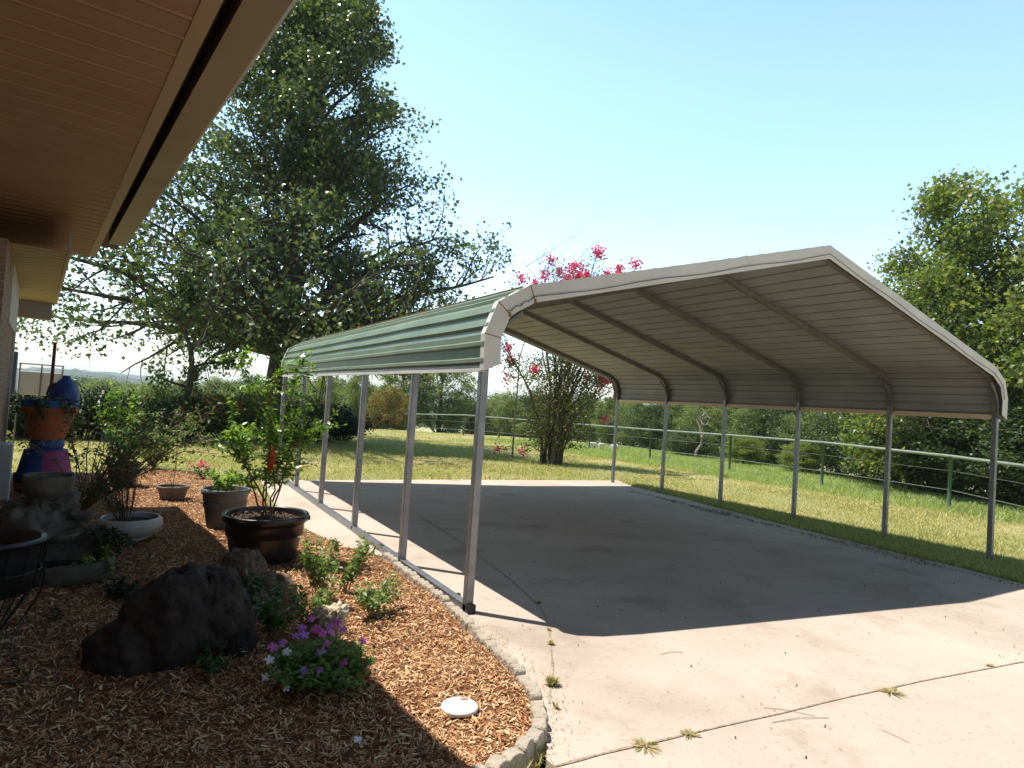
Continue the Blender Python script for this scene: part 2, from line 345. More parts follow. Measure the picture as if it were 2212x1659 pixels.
def envelope_tree(name, loc, label, cat, height, trunk_r, env, n_limbs, leaf_size, n_leaves, leafm, seed, z0=.16, group=None, clus=.45, barkm='bark', bias_r=None, lean=(0, 0), star=True, bare=0.0):
    """env: list of (z fraction, radius towards camera-right, radius towards camera-left)"""
    rnd = random.Random(seed); rng = np.random.default_rng(seed)
    root = empty(name, loc, 0, label, cat, group)
    rr = Vector((math.cos(YAW), -math.sin(YAW), 0)); ff = Vector((math.sin(YAW), math.cos(YAW), 0))
    zz = [e[0] for e in env]
    def radius(z, a):   # a: angle from camera-right
        r1 = np.interp(z, zz, [e[1] for e in env]); r2 = np.interp(z, zz, [e[2] for e in env]); c = math.cos(a)
        return r1*(1+c)/2+r2*(1-c)/2
    mb = MB(); tr = [Vector((0, 0, -.3))]; rad = [trunk_r*1.5]
    N = 12
    for i in range(1, N+1):
        t = i/N; tr.append(Vector((lean[0]*t*t+rnd.uniform(-.06, .06)*height*.04, lean[1]*t*t+rnd.uniform(-.06, .06)*height*.04, height*.96*t))); rad.append(trunk_r*max(.05, (1-t)**.9))
    rad[1] = trunk_r*1.02
    mb.tube(tr, rad, 12, cap=False)
    def tp(z):
        t = min(.999, z/(height*.96))*N; i = int(t); return tr[i].lerp(tr[i+1], t-i), rad[i]
    tips = []
    for i in range(n_limbs):
        f = (i+.5)/n_limbs; zt = z0+(1-z0)*f**1.12
        a = i*2.39996+rnd.uniform(-.3, .3); Rz = radius(zt, a)*rnd.uniform(.70, .98)
        zb = max(z0*height*.8, zt*height-Rz*rnd.uniform(.45, 1.05)-.04*height); zb = min(zb, height*.9)
        p, rb = tp(zb); h_ = rr*math.cos(a)+ff*math.sin(a)
        e = Vector((p.x, p.y, 0))+h_*Rz+Vector((0, 0, zt*height-rnd.uniform(0, .25)*(1-f)*Rz*.5)); c1 = p+h_*Rz*.45+Vector((0, 0, (e.z-p.z)*.62+.05*Rz))
        pts = []; N2 = 7; side = Vector((-h_.y, h_.x, 0)); wig = rnd.uniform(-.12, .12)*Rz
        for k in range(N2+1):
            t = k/N2; q = p*(1-t)**2+c1*2*t*(1-t)+e*t*t+side*wig*math.sin(t*4.2)+Vector((rnd.gauss(0, .03), rnd.gauss(0, .03), rnd.gauss(0, .03)))*Rz*.25; pts.append(q)
        r0 = min(rb*.6, .035+.021*Rz*1.3); rads = [r0*(1-.85*k/N2) for k in range(N2+1)]
        mb.tube(pts, rads, 7, cap=False)
        for k in range(2, N2+1):
            for m_ in range(2 if k < 5 else 3):
                q = pts[k-1].lerp(pts[k], rnd.random()); d_ = (pts[k]-pts[k-1]).normalized(); ax = Vector((rnd.gauss(0, 1), rnd.gauss(0, 1), rnd.gauss(.15, .7))); ax = (ax-d_*ax.dot(d_)).normalized()
                limb(mb, tips, q, d_*.6+ax, max(.5, Rz*rnd.uniform(.20, .36)), rads[k]*.6+.008, 1, rnd, 5, .03*(1-f), .5, (2, 4), 5)
        tips.append(pts[-1])
    # only some twig ends carry a full leaf cluster, so sky shows between them
    rnd.shuffle(tips); tips = [t for i, t in enumerate(tips) if t.z > (z0-.07)*height*(bare > 0) and noise.noise(t*.5+Vector((seed, 0, 0))) > -.10-.22*rnd.random() and not (t.z < bare*height and math.hypot(t.x, t.y) < .42*max(env[1][1], env[2][1])*rnd.uniform(.7, 1.2))]
    T = np.array([tuple(t) for t in tips])
    mb.build('trunk', M[barkm], root, smooth=True)
    wgt = rng.random(len(T))**1.6+.05; idx = rng.choice(len(T), n_leaves, p=wgt/wgt.sum()); C = T[idx]+rng.normal(size=(n_leaves, 3))*clus*np.array([1, 1, .8])*.5
    sz = leaf_size*rng.uniform(.65, 1.3, n_leaves)
    V, F = star_leaves(C, sz, rng) if star else leaf_quads(C, sz, sz*.6, None, .4, rng)
    npmesh('crown', V, F, M[leafm], root)
    return root

# ------------------------------------------------------------------ ground
fence_far = None
rail_line_w = [at(598, 1032), at(640, 1075), at(700, 1118), at(790, 1168), at(870, 1216), at(1006, 1325)]
def slab_poly():
    L_ = [(-.58, -5.2), (-.62, -3.2), (-.50, -2.35)]
    e = [at(1180, 1640), at(1183, 1560), at(1155, 1495), at(1105, 1440), at(1050, 1385), at(985, 1318), at(900, 1245), at(840, 1205), at(740, 1180), at(655, 1140), at(590, 1085), at(566, 1045), at(560, 1034)]
    L_ = [(-.4, -9)]+[(p.x, p.y) for p in e]
    L_ += [(p.x, p.y) for p in (at(640, 1037), at(1000, 1036), at(1335, 1038))]
    L_ += [(p.x, p.y) for p in (at(1365, 1050), at(1500, 1083), at(1700, 1135), at(1900, 1185), at(2100, 1232), at(2212, 1262))]
    L_ += [(6.4, -1.8), (7.4, -2.6), (12, -3.2), (12, -9)]
    return L_
SP = slab_poly()
def inside(poly, X, Y):
    X = np.asarray(X); Y = np.asarray(Y); r_ = np.zeros(X.shape, bool); n = len(poly)
    for i in range(n):
        x1, y1 = poly[i]; x2, y2 = poly[(i+1) % n]
        c = ((y1 > Y) != (y2 > Y)) & (X < (x2-x1)*(Y-y1)/((y2-y1) if y2 != y1 else 1e-9)+x1); r_ ^= c
    return r_
BP = [(-7, -9), (-.9, -9), (-.95, -4), (-.95, -2.1)]+[(p.x-.03, p.y) for p in (at(1120, 1655), at(1170, 1600), at(1170, 1540), at(1145, 1495), at(1100, 1447), at(1045, 1392), at(985, 1330), at(900, 1262), at(835, 1215), at(740, 1185), at(655, 1145), at(590, 1100), at(560, 1070), at(500, 1040), at(430, 1023), at(330, 1016), at(260, 1020), at(150, 1030), at(40, 1030))]+[(-7, 8)]
def vnoise(X, Y, s, seed=0.0):
    out = np.zeros(X.size); xs = X.ravel()*s; ys = Y.ravel()*s
    for i in range(X.size): out[i] = noise.noise(Vector((xs[i], ys[i], seed)))
    return out.reshape(X.shape)
def grid_mesh(name, xs, ys, Z, m, keep=None, smooth=True):
    nx, ny = len(xs), len(ys); X, Y = np.meshgrid(xs, ys); V = np.stack([X, Y, Z], -1).reshape(-1, 3)
    i, j = np.meshgrid(np.arange(nx-1), np.arange(ny-1)); a = (j*nx+i).ravel(); F = np.stack([a, a+1, a+nx+1, a+nx], 1)
    if keep is not None: F = F[keep.ravel()]
    o = npmesh(name, V, F, m, None, smooth); return o
xs = np.concatenate([[-3000, -1500, -700, -300, -120, -60, -30, -18], np.arange(-12, 26, .3), [27, 29, 32, 36, 42, 50, 62, 80, 110, 160, 260, 450, 800, 1500, 3000]])
ys = np.concatenate([[-600, -200, -60, -25], np.arange(-12, 40, .3), [41, 43, 46, 50, 56, 64, 76, 95, 130, 190, 300, 500, 900, 1600, 3200]])
X, Y = np.meshgrid(xs, ys); Z = G(X, Y)
Z = Z+.03*vnoise(X, Y, .45)*(np.hypot(X, Y) < 60)+.012*vnoise(X, Y, 2.1, 4)*(np.hypot(X, Y) < 60)
Z = np.where(inside(SP, X, Y) | inside(BP, X, Y), G(X, Y)-.12, Z+.0)
tag(grid_mesh('ground', xs, ys, Z, M['lawn']), kind='structure')
def fill_poly(name, poly, m, dz, sub=.25, zf=None):
    bm = bmesh.new(); vs = [bm.verts.new((x, y, 0)) for x, y in poly]; bm.faces.new(vs)
    x0, x1 = min(p[0] for p in poly), max(p[0] for p in poly); y0, y1 = min(p[1] for p in poly), max(p[1] for p in poly)
    for k in np.arange(math.ceil(x0/sub)*sub, x1, sub):
        g_ = bm.verts[:]+bm.edges[:]+bm.faces[:]; bmesh.ops.bisect_plane(bm, geom=g_, plane_co=(k+.0137, 0, 0), plane_no=(1, 0, 0))
    for k in np.arange(math.ceil(y0/sub)*sub, y1, sub):
        g_ = bm.verts[:]+bm.edges[:]+bm.faces[:]; bmesh.ops.bisect_plane(bm, geom=g_, plane_co=(0, k+.0137, 0), plane_no=(0, 1, 0))
    bnd = [e for e in bm.edges if e.is_boundary]
    for v in bm.verts: v.co.z = float(G(v.co.x, v.co.y))+dz+(zf(v.co.x, v.co.y) if zf else 0)
    r_ = bmesh.ops.extrude_edge_only(bm, edges=bnd)
    for v in r_['geom']:
        if isinstance(v, bmesh.types.BMVert): v.co.z -= .14
    bmesh.ops.recalc_face_normals(bm, faces=bm.faces[:])
    me = bpy.data.meshes.new(name); bm.to_mesh(me); bm.free(); me.materials.append(m)
    return link(bpy.data.objects.new(name, me))
tag(fill_poly('driveway', SP, M['concrete'], 0, .5), kind='structure')
def bed_z(x, y):
    return .03+.035*noise.noise(Vector((x*1.3, y*1.3, 3)))+.012*noise.noise(Vector((x*9, y*9, 3)))
tag(fill_poly('mulch_bed', BP, M['mulch'], 0, .09, bed_z), kind='structure')
def Gb(x, y): return float(G(x, y))+bed_z(x, y)
def atb(x, y, dz=.03):
    p = at(x, y, dz); p.z = Gb(p.x, p.y); return p

M['joint_sand'] = layered('joint_sand', [(9, .42, .6, (.46, .38, .31), .9), (40, .5, .62, (.20, .14, .10), .7)], (.34, .26, .19), .95, .8, 60)
# joints in the slab: sand filled ribbons
def ribbon(name, pts, wd, m, dz=.004, seed=1):
    pts = [at(*p) for p in pts]; P = []
    for i in range(len(pts)-1):
        k = max(2, int((pts[i+1]-pts[i]).length/.05))
        for j in range(k): P.append(pts[i].lerp(pts[i+1], j/k))
    P.append(pts[-1]); V = []
    for i, p in enumerate(P):
        t = (P[min(i+1, len(P)-1)]-P[max(i-1, 0)]).normalized(); s = Vector((t.y, -t.x, 0))
        w2 = wd*(.5+.9*abs(noise.noise(Vector((i*.21, seed, 0))))); off = s*wd*.5*noise.noise(Vector((i*.13, seed, 9)))
        for sg in (-1, 1):
            q = p+s*sg*w2+off; V.append((q.x, q.y, float(G(q.x, q.y))+dz))
    F = [(2*i, 2*i+2, 2*i+3, 2*i+1) for i in range(len(P)-1)]
    return tag(npmesh(name, V, F, m), kind='structure')
ribbon('driveway_joint', [(1195, 1658), (1340, 1620), (1560, 1570), (1700, 1538), (1860, 1500), (2010, 1468), (2211, 1430)], .009, M['joint_sand'], seed=1)
ribbon('driveway_joint', [(906, 1116), (965, 1150), (1025, 1194), (1100, 1250), (1167, 1310), (1186, 1351), (1194, 1445), (1186, 1520)], .008, M['joint_sand'], seed=2)
M['seam'] = mat('seam', (.20, .16, .13), .95)
ribbon('driveway_joint', [(860, 1114), (1217, 1115), (1600, 1106)], .006, M['seam'], seed=3)
ribbon('driveway_joint', [(1120, 1251), (1237, 1254), (1400, 1262)], .004, M['seam'], seed=4)

# grass blades over the lawn the picture shows
def blades(name, n, region, hgt, m, seed, wd=.012, clump=.0, dens=None):
    rng = np.random.default_rng(seed); x0, x1, y0, y1 = region
    px = rng.uniform(x0, x1, n*3); py = rng.uniform(y0, y1, n*3)
    ok = ~inside(SP, px, py) & ~inside(BP, px, py)
    if dens is not None: ok &= rng.random(len(px)) < dens(px, py)
    px, py = px[ok][:n], py[ok][:n]; n = len(px)
    d = np.hypot(px-CAM[0], py-CAM[1]); h = hgt*rng.uniform(.4, 1.3, n); ww = wd*(1+d/16.)
    a = rng.uniform(0, 6.283, n); lx, ly = rng.normal(size=n)*.55*h, rng.normal(size=n)*.55*h
    z = G(px, py)-.01
    V = np.stack([np.stack([px-np.cos(a)*ww/2, py-np.sin(a)*ww/2, z], 1), np.stack([px+np.cos(a)*ww/2, py+np.sin(a)*ww/2, z], 1), np.stack([px+lx, py+ly, z+h], 1)], 1).reshape(-1, 3)
    return tag(npmesh(name, V, np.arange(n*3).reshape(n, 3), m), kind='stuff')
dn = lambda X_, Y_: np.clip(1.4-np.hypot(X_-CAM[0], Y_-CAM[1])/26, .12, 1)
blades('lawn_grass', 230000, (-7, 20, -3, 31), .055, M['grass_blades'], 3, .010, dens=dn)
def lush(X_, Y_):
    d = (X_-15.2+.02*Y_); return np.where((d > -1.5) & (Y_ < 26), .9, 0)+np.where((Y_ > 7.0) & (Y_ < 7.9), .0, 0)
blades('tall_grass', 90000, (12.5, 24, -4, 27), .13, M['grass_lush'], 5, .016, dens=lush)
def edge_d(X_, Y_):
    return np.where((X_ > 6.0) & (X_ < 8.2) & (Y_ < 7.6) & (Y_ > -3), 1.0, 0)
blades('edge_grass', 38000, (5.9, 8.3, -2.6, 7.7), .075, M['grass_blades'], 9, .008, dens=edge_d)

# ------------------------------------------------------------------ mulch chips
def chips(name, n, seed, lo=.010, hi=.032):
    rng = np.random.default_rng(seed)
    # denser near the camera
    px = rng.uniform(-3.9, .3, n*7); py = -2.9+11.2*rng.random(n*7)**2.1
    ok = inside(BP, px, py); px, py = px[ok][:n], py[ok][:n]; n = len(px)
    z = np.array([Gb(a, b) for a, b in zip(px, py)])+rng.uniform(.0, .012, n)
    L_ = rng.uniform(lo, hi, n)*(1+.5*(rng.random(n) < .08)); W_ = L_*rng.uniform(.08, .26, n); a = rng.uniform(0, 6.283, n); t = rng.normal(size=n)*.32
    d = np.stack([np.cos(a)*np.cos(t), np.sin(a)*np.cos(t), np.sin(t)], 1); s = np.stack([-np.sin(a), np.cos(a), rng.normal(size=n)*.35], 1)
    C = np.stack([px, py, z], 1); L_ = L_[:, None]; W_ = W_[:, None]
    up = np.cross(d, s)*(.0022)
    V = np.stack([C-d*L_-s*W_*.7+up, C+d*L_*.9-s*W_+up, C+d*L_+s*W_*.8+up, C-d*L_*.95+s*W_+up], 1).reshape(-1, 3)
    return tag(npmesh(name, V, np.arange(n*4).reshape(n, 4), M['chips']), kind='stuff')
chips('mulch_chips', 190000, 21, .005, .019)

rngd = np.random.default_rng(71); n_ = 260; px_ = rngd.uniform(-3.6, -.3, n_*3); py_ = -2.6+7*rngd.random(n_*3)**1.6; ok_ = inside(BP, px_, py_); px_, py_ = px_[ok_][:n_], py_[ok_][:n_]
C_ = np.stack([px_, py_, [Gb(a, b)+.018 for a, b in zip(px_, py_)]], 1); V_, F_ = leaf_quads(C_, rngd.uniform(.035, .085, len(px_)), rngd.uniform(.012, .03, len(px_)), np.array([0, 0, -.1]), 1.6, rngd, .1)
tag(npmesh('fallen_leaves', V_, F_, M['straw']), kind='stuff')

# ------------------------------------------------------------------ hills
def hills():
    rng = np.random.default_rng(4); n = 260
    for k, (d, h0, amp, sd_) in enumerate([(520, -9, 5, 1.0), (1100, -7, 9, 5.0), (2300, -6, 22, 9.0)]):
        V = []; F = []
        for i in range(n):
            a = YAW-1.15+2.3*i/(n-1); h = h0+amp*(noise.fractal(Vector((a*5+sd_, sd_, 0)), 1, 2, 4)*1.3+.9)
            dx, dy = math.sin(a), math.cos(a)
            for (dd, hh) in ((-.28, -18), (-.12, -18+(h+18)*.55), (0, h), (.1, h*.6-6), (.25, -18)):
                r_ = d*(1+dd); V.append((CAM[0]+dx*r_, CAM[1]+dy*r_, hh+(.012*d*.3)*noise.noise(Vector((a*90, dd*7, sd_)))*(1 if hh > -17 else 0)))
        for i in range(n-1):
            for j in range(4): F.append((i*5+j, (i+1)*5+j, (i+1)*5+j+1, i*5+j+1))
        tag(npmesh('hills', V, F, M['hills'], None, True), kind='structure')
hills()

exec_parts = True
# ------------------------------------------------------------------ carport
YS = [0, 1.402, 2.981, 4.622, 6.260, 7.951]; WC = 7.742
PROF = [(-.035, 1.775), (-.045, 2.04), (.045, 2.275), (.30, 2.43), (WC/2, 3.385)]
PROF = PROF+[(WC-x, z) for x, z in reversed(PROF[:-1])]
Y0, Y1 = -.10, 8.03
def offset(prof, d):
    out = []
    for i, (x, z) in enumerate(prof):
        a = prof[max(i-1, 0)]; b = prof[min(i+1, len(prof)-1)]
        def nrm(p, q):
            tx, tz = q[0]-p[0], q[1]-p[1]; l = math.hypot(tx, tz) or 1; return (-tz/l, tx/l)
        n1 = nrm(a, (x, z)) if i else nrm((x, z), b); n2 = nrm((x, z), b) if i < len(prof)-1 else n1
        nx, nz = n1[0]+n2[0], n1[1]+n2[1]; l2 = (nx*nx+nz*nz)/2 or 1
        out.append((x+nx/l2*d, z+nz/l2*d))
    return out
def carport():
    root = empty('carport', (0, 0, 0), 0, 'open metal carport with green ribbed roof and white trim over the driveway', 'carport')
    # ribbed sheets: walk along the profile and insert ribs
    P = PROF; seg = []; 
    for i in range(len(P)-1):
        L_ = math.dist(P[i], P[i+1]); seg.append(L_)
    def ribbed():
        pts = []; rib_h, rib_w = .026, .050
        for i in range(len(P)-1):
            (xa, za), (xb, zb) = P[i], P[i+1]; L_ = seg[i]; tx, tz = (xb-xa)/L_, (zb-za)/L_; nx, nz = -tz, tx
            if L_ < .35: ribs = [L_*.28, L_*.74]
            else:
                k = int(L_/.229); ribs = [(j+.5)*L_/k for j in range(k)]
            pts.append((xa, za, 0))
            for c in ribs:
                for s, h in ((-rib_w/2, 0), (-rib_w/4, rib_h), (rib_w/4, rib_h), (rib_w/2, 0)):
                    q = c+s; pts.append((xa+tx*q+nx*h, za+tz*q+nz*h, 1))
        pts.append((*P[-1], 0)); return pts
    rp = ribbed(); n = len(rp)
    # small two rib detail on the leg panels
    V = []; F = []; mi = []
    po = [(x, z) for x, z, _ in rp]; pi = []
    # underside: flat pan with a narrow open groove under each rib
    k = 0; rp2 = [(x, z, f) for x, z, f in rp]; i = 0
    while i < len(rp2):
        if rp2[i][2] == 0:
            j = sum(1 for q in rp2[:i] if q[2] == 0); a = PROF[min(j, len(PROF)-2)]; b = PROF[min(j, len(PROF)-2)+1]; pi.append(offset(PROF, -.004)[min(j, len(PROF)-1)]); i += 1
        else:
            A, B = rp2[i][:2], rp2[i+3][:2]; C1 = rp2[i+1][:2]; L_ = math.dist(A, B); t = ((B[0]-A[0])/L_, (B[1]-A[1])/L_); nn_ = (-t[1], t[0]); mx_, mz_ = (A[0]+B[0])/2, (A[1]+B[1])/2
            for s_, h_ in ((-.013, -.004), (-.012, .015), (.012, .015), (.013, -.004)): pi.append((mx_+t[0]*s_+nn_[0]*h_, mz_+t[1]*s_+nn_[1]*h_))
            i += 4
    nyy = 14; yy = [Y0+(Y1-Y0)*k/nyy for k in range(nyy+1)]
    for y in yy:
        for (x, z) in po: V.append((x, y, z+.006*noise.noise(Vector((x*1.3, y*.9, 2)))))
    b2 = len(V)
    for y in yy:
        for (x, z) in pi: V.append((x, y, z+.006*noise.noise(Vector((x*1.3, y*.9, 2)))))
    for k in range(nyy):
        for i in range(n-1):
            a = k*n+i; F.append((a, a+1, a+n+1, a+n)); mi.append(0)
            a += b2; F.append((a, a+n, a+n+1, a+1)); mi.append(1)
    npmesh('roof_panel', V, F, None, root, False, [M['green_metal'], M['liner']], mi)
    # front and back trim
    for yv, sgn in ((Y0, -1), (Y1, 1)):
        po = offset(PROF, .012 if sgn < 0 else .012); pi = offset(PROF, -.115); mb = MB()
        m_ = len(po)
        ya, yb = yv+sgn*.004, yv+sgn*.010; yin = yv-sgn*.055
        V = []; F = []
        for (x, z) in po: V.append((x, yb, z))
        for i, (x, z) in enumerate(pi):
            if i == 0: z = PROF[0][1]+.055; 
            if i == m_-1: z = PROF[-1][1]+.055
            V.append((x, yb, z))
        for (x, z) in offset(PROF, .008): V.append((x, ya, z))
        for i, (x, z) in enumerate(pi):
            if i in (0, m_-1): z = PROF[0][1]+.055
            V.append((x, ya, z))
        for (x, z) in po: V.append((x, yin, z))
        for (x, z) in offset(PROF, .0215): V.append((x, yin, z))
        for (x, z) in offset(PROF, .0215): V.append((x, yb, z))
        for i in range(m_-1):
            F += [(i, i+1, m_+i+1, m_+i), (2*m_+i, 3*m_+i, 3*m_+i+1, 2*m_+i+1), (m_+i, m_+i+1, 3*m_+i+1, 3*m_+i),
                  (4*m_+i, 4*m_+i+1, i+1, i), (5*m_+i, 6*m_+i, 6*m_+i+1, 5*m_+i+1), (4*m_+i, 5*m_+i, 5*m_+i+1, 4*m_+i+1), (6*m_+i, i, i+1, 6*m_+i+1)]
        mb.add(V, F); t = mb.build('gable_trim', M['trim'], root)
        t.data.polygons.foreach_set('use_smooth', np.zeros(len(t.data.polygons), bool))
    # seams of the front trim with rust marks
    for i in (1, 2, 3):
        o_ = offset(PROF, .023)[i]; q_ = offset(PROF, -.115)[i]
        MB().bar((o_[0], Y0-.0125, o_[1]), (q_[0], Y0-.0125, q_[1]), .005, .004, up=(0, 1, 0)).build('trim_seam', M['rust_trim'], root)
    for i in (2, 3):
        q_ = offset(PROF, -.100)[i]; MB().box((q_[0]+.004, Y0-.0135, q_[1]-.004), (.016, .006, .034), 0).build('rust_patch', M['rust_trim'], root)
    # wire tacked along the trim
    w_ = []; q = offset(PROF, -.07)
    for i in range(2, 7):
        for k in range(14):
            t = k/14; x = q[i][0]*(1-t)+q[i+1][0]*t; z = q[i][1]*(1-t)+q[i+1][1]*t-.018*math.sin(t*math.pi*3)**2; w_.append((x, Y0-.017, z))
    MB().tube(w_, .0035, 5).build('wire', M['galv_dull'], root)
    # eave trim (white strip along the lower edge, both sides)
    for x, sg in ((PROF[0][0], -1), (PROF[-1][0], 1)):
        mb = MB(); mb.box((x+sg*.010, (Y0+Y1)/2, 1.788), (.012, Y1-Y0-.13, .045)); mb.box((x-sg*.008, (Y0+Y1)/2, 1.7705), (.045, Y1-Y0-.134, .008))
        mb.build('eave_trim', M['trim'], root)
    # rusty line on the first slope rib
    # bows
    IN = offset(PROF, -.052)
    for k, y in enumerate(YS):
        for sgn, x in ((1, 0), (-1, WC)):
            xg = x; zg = .0 if sgn > 0 else float(G(x, y))-.02
            mb = MB(); mb.box((x, y, (zg+1.98)/2), (.062, .062, 1.98-zg)); bevel(mb.build('post', M['galv'], root), .006, 2)
        pts = [(0, y, 1.90), (.02, y, 2.05), (.075, y, 2.20), (.17, y, 2.305), (.33, y, 2.385)]
        slope = (PROF[4][1]-PROF[3][1])/(PROF[4][0]-PROF[3][0])
        pts += [(WC/2, y, 3.385-.055)]; ptr = pts+[(WC-a, b, c) for a, b, c in reversed(pts[:-1])]
        MB().tube(ptr, .043, 4, square=True).build('rafter', M['galv_dull'], root)
        for sgn, x in ((1, 0), (-1, WC)):
            mb = MB(); mb.tube([(x+sgn*.035, y-.045, 1.80), (x+sgn*.05, y-.045, 1.98), (x+sgn*.13, y-.045, 2.13), (x+sgn*.27, y-.045, 2.25)], .016, 6)
            mb.build('knee_brace', M['galv_dull'], root)
    # base rail on the slab, left side, following the ground
    mb = MB(); mb.bar((0, -.03, .027), (0, 8.2, -.022), .062, .06); bevel(mb.build('base_rail', M['galv'], root), .004)
    MB().box((0, -.05, .030), (.066, .036, .064)).build('rail_cap', M['black'], root)
    MB().box((WC-.012, (Y0+Y1)/2, 1.800), (.010, Y1-Y0-.14, .058)).build('inner_trim', M['trim_tan'], root)
    # rusted seam along the first slope rib
    q_ = PROF[3]; MB().box((q_[0]-.035, (Y0+Y1)/2, q_[1]+.010), (.020, Y1-Y0-.10, .006)).build('rusted_seam', M['rust_trim'], root)
    for (px, py) in ((960, 1186), (1006+0, 1284), (752, 1130), (686, 1093), (850, 1198)):
        pass
    for y in (.35, 1.75, 3.3, 4.9, 6.5):
        mb = MB(); mb.box((.085, y, float(G(.085, y))+.012), (.035, .035, .03)); mb.build('anchor', M['black'], root)
    # screws on the left panel
    mb = MB().lathe([(0.0005, 0.004), (.008, .003), (.010, -.004)], 8); mb.V = [(-.040-a[2], a[0], a[1]) for a in mb.V]
    sc0 = mb.build('screw', M['galv_dull'], root); first = True
    for y in YS:
        for z in (1.83, 1.93, 2.02):
            o_ = sc0 if first else sc0.copy()
            if not first: COL.objects.link(o_); o_.parent = root
            first = False; o_.location = (0, y, z)
carport()

# ------------------------------------------------------------------ pipe fence
def fence():
    posts = [(2330, 16.2, 1180), (2049.6, 18.6, 1098.7), (1774.5, 21.2, 1049.4), (1575, 24.0, 1015), (1403, 27.0, 994), (1271.5, 31.0, 973.6), (1165.6, 34.0, 960), (1077, 35.2, 952.6), (1001, 36.6, 945.8), (935.6, 38.4, 941.5), (878, 40.5, 937), (827, 43.0, 933.5), (783, 45.6, 931), (743, 48.5, 929), (705, 51, 928), (670, 54, 928)]
    tops = [(2330, 1022), (2049.6, 985), (1775, 955.5), (1575, 940), (1404, 928), (1272, 918), (1166, 909.5), (1077.5, 902.5), (1001, 896.4), (935.6, 895), (878, 894.3), (827, 894), (783, 893), (743, 892.5), (705, 892.5), (670, 893)]
    P = []
    for (x, d, yb), (xt, yt) in zip(posts, tops):
        a = far(x, d, yb); zb = zat(x, yb, d); ztop = zat(xt, yt, d); P.append((a.x, a.y, min(zb, a.z), ztop))
    root = empty('pipe_fence', (P[0][0], P[0][1], 0), 0, 'long green pipe fence with pale top rail and thin wires behind the lawn', 'fence')
    o = Vector((P[0][0], P[0][1], 0)); W_ = [(p[0]-o.x, p[1]-o.y, p[2], p[3]) for p in P]
    for x, y, zb, zt in W_:
        MB().tube([(x, y, zb-.3), (x, y, zt)], .042, 10).build('post', M['pipe_green'], root, True)
    MB().tube([(x, y, zt) for x, y, zb, zt in W_], .036, 10).build('top_rail', M['rail_green'], root, True)
    for f, r_ in ((.72, .004), (.36, .008), (.10, .004)):
        MB().tube([(x, y-.05, zb+(zt-zb)*f) for x, y, zb, zt in W_], r_, 5).build('wire', M['wire'], root)
fence()

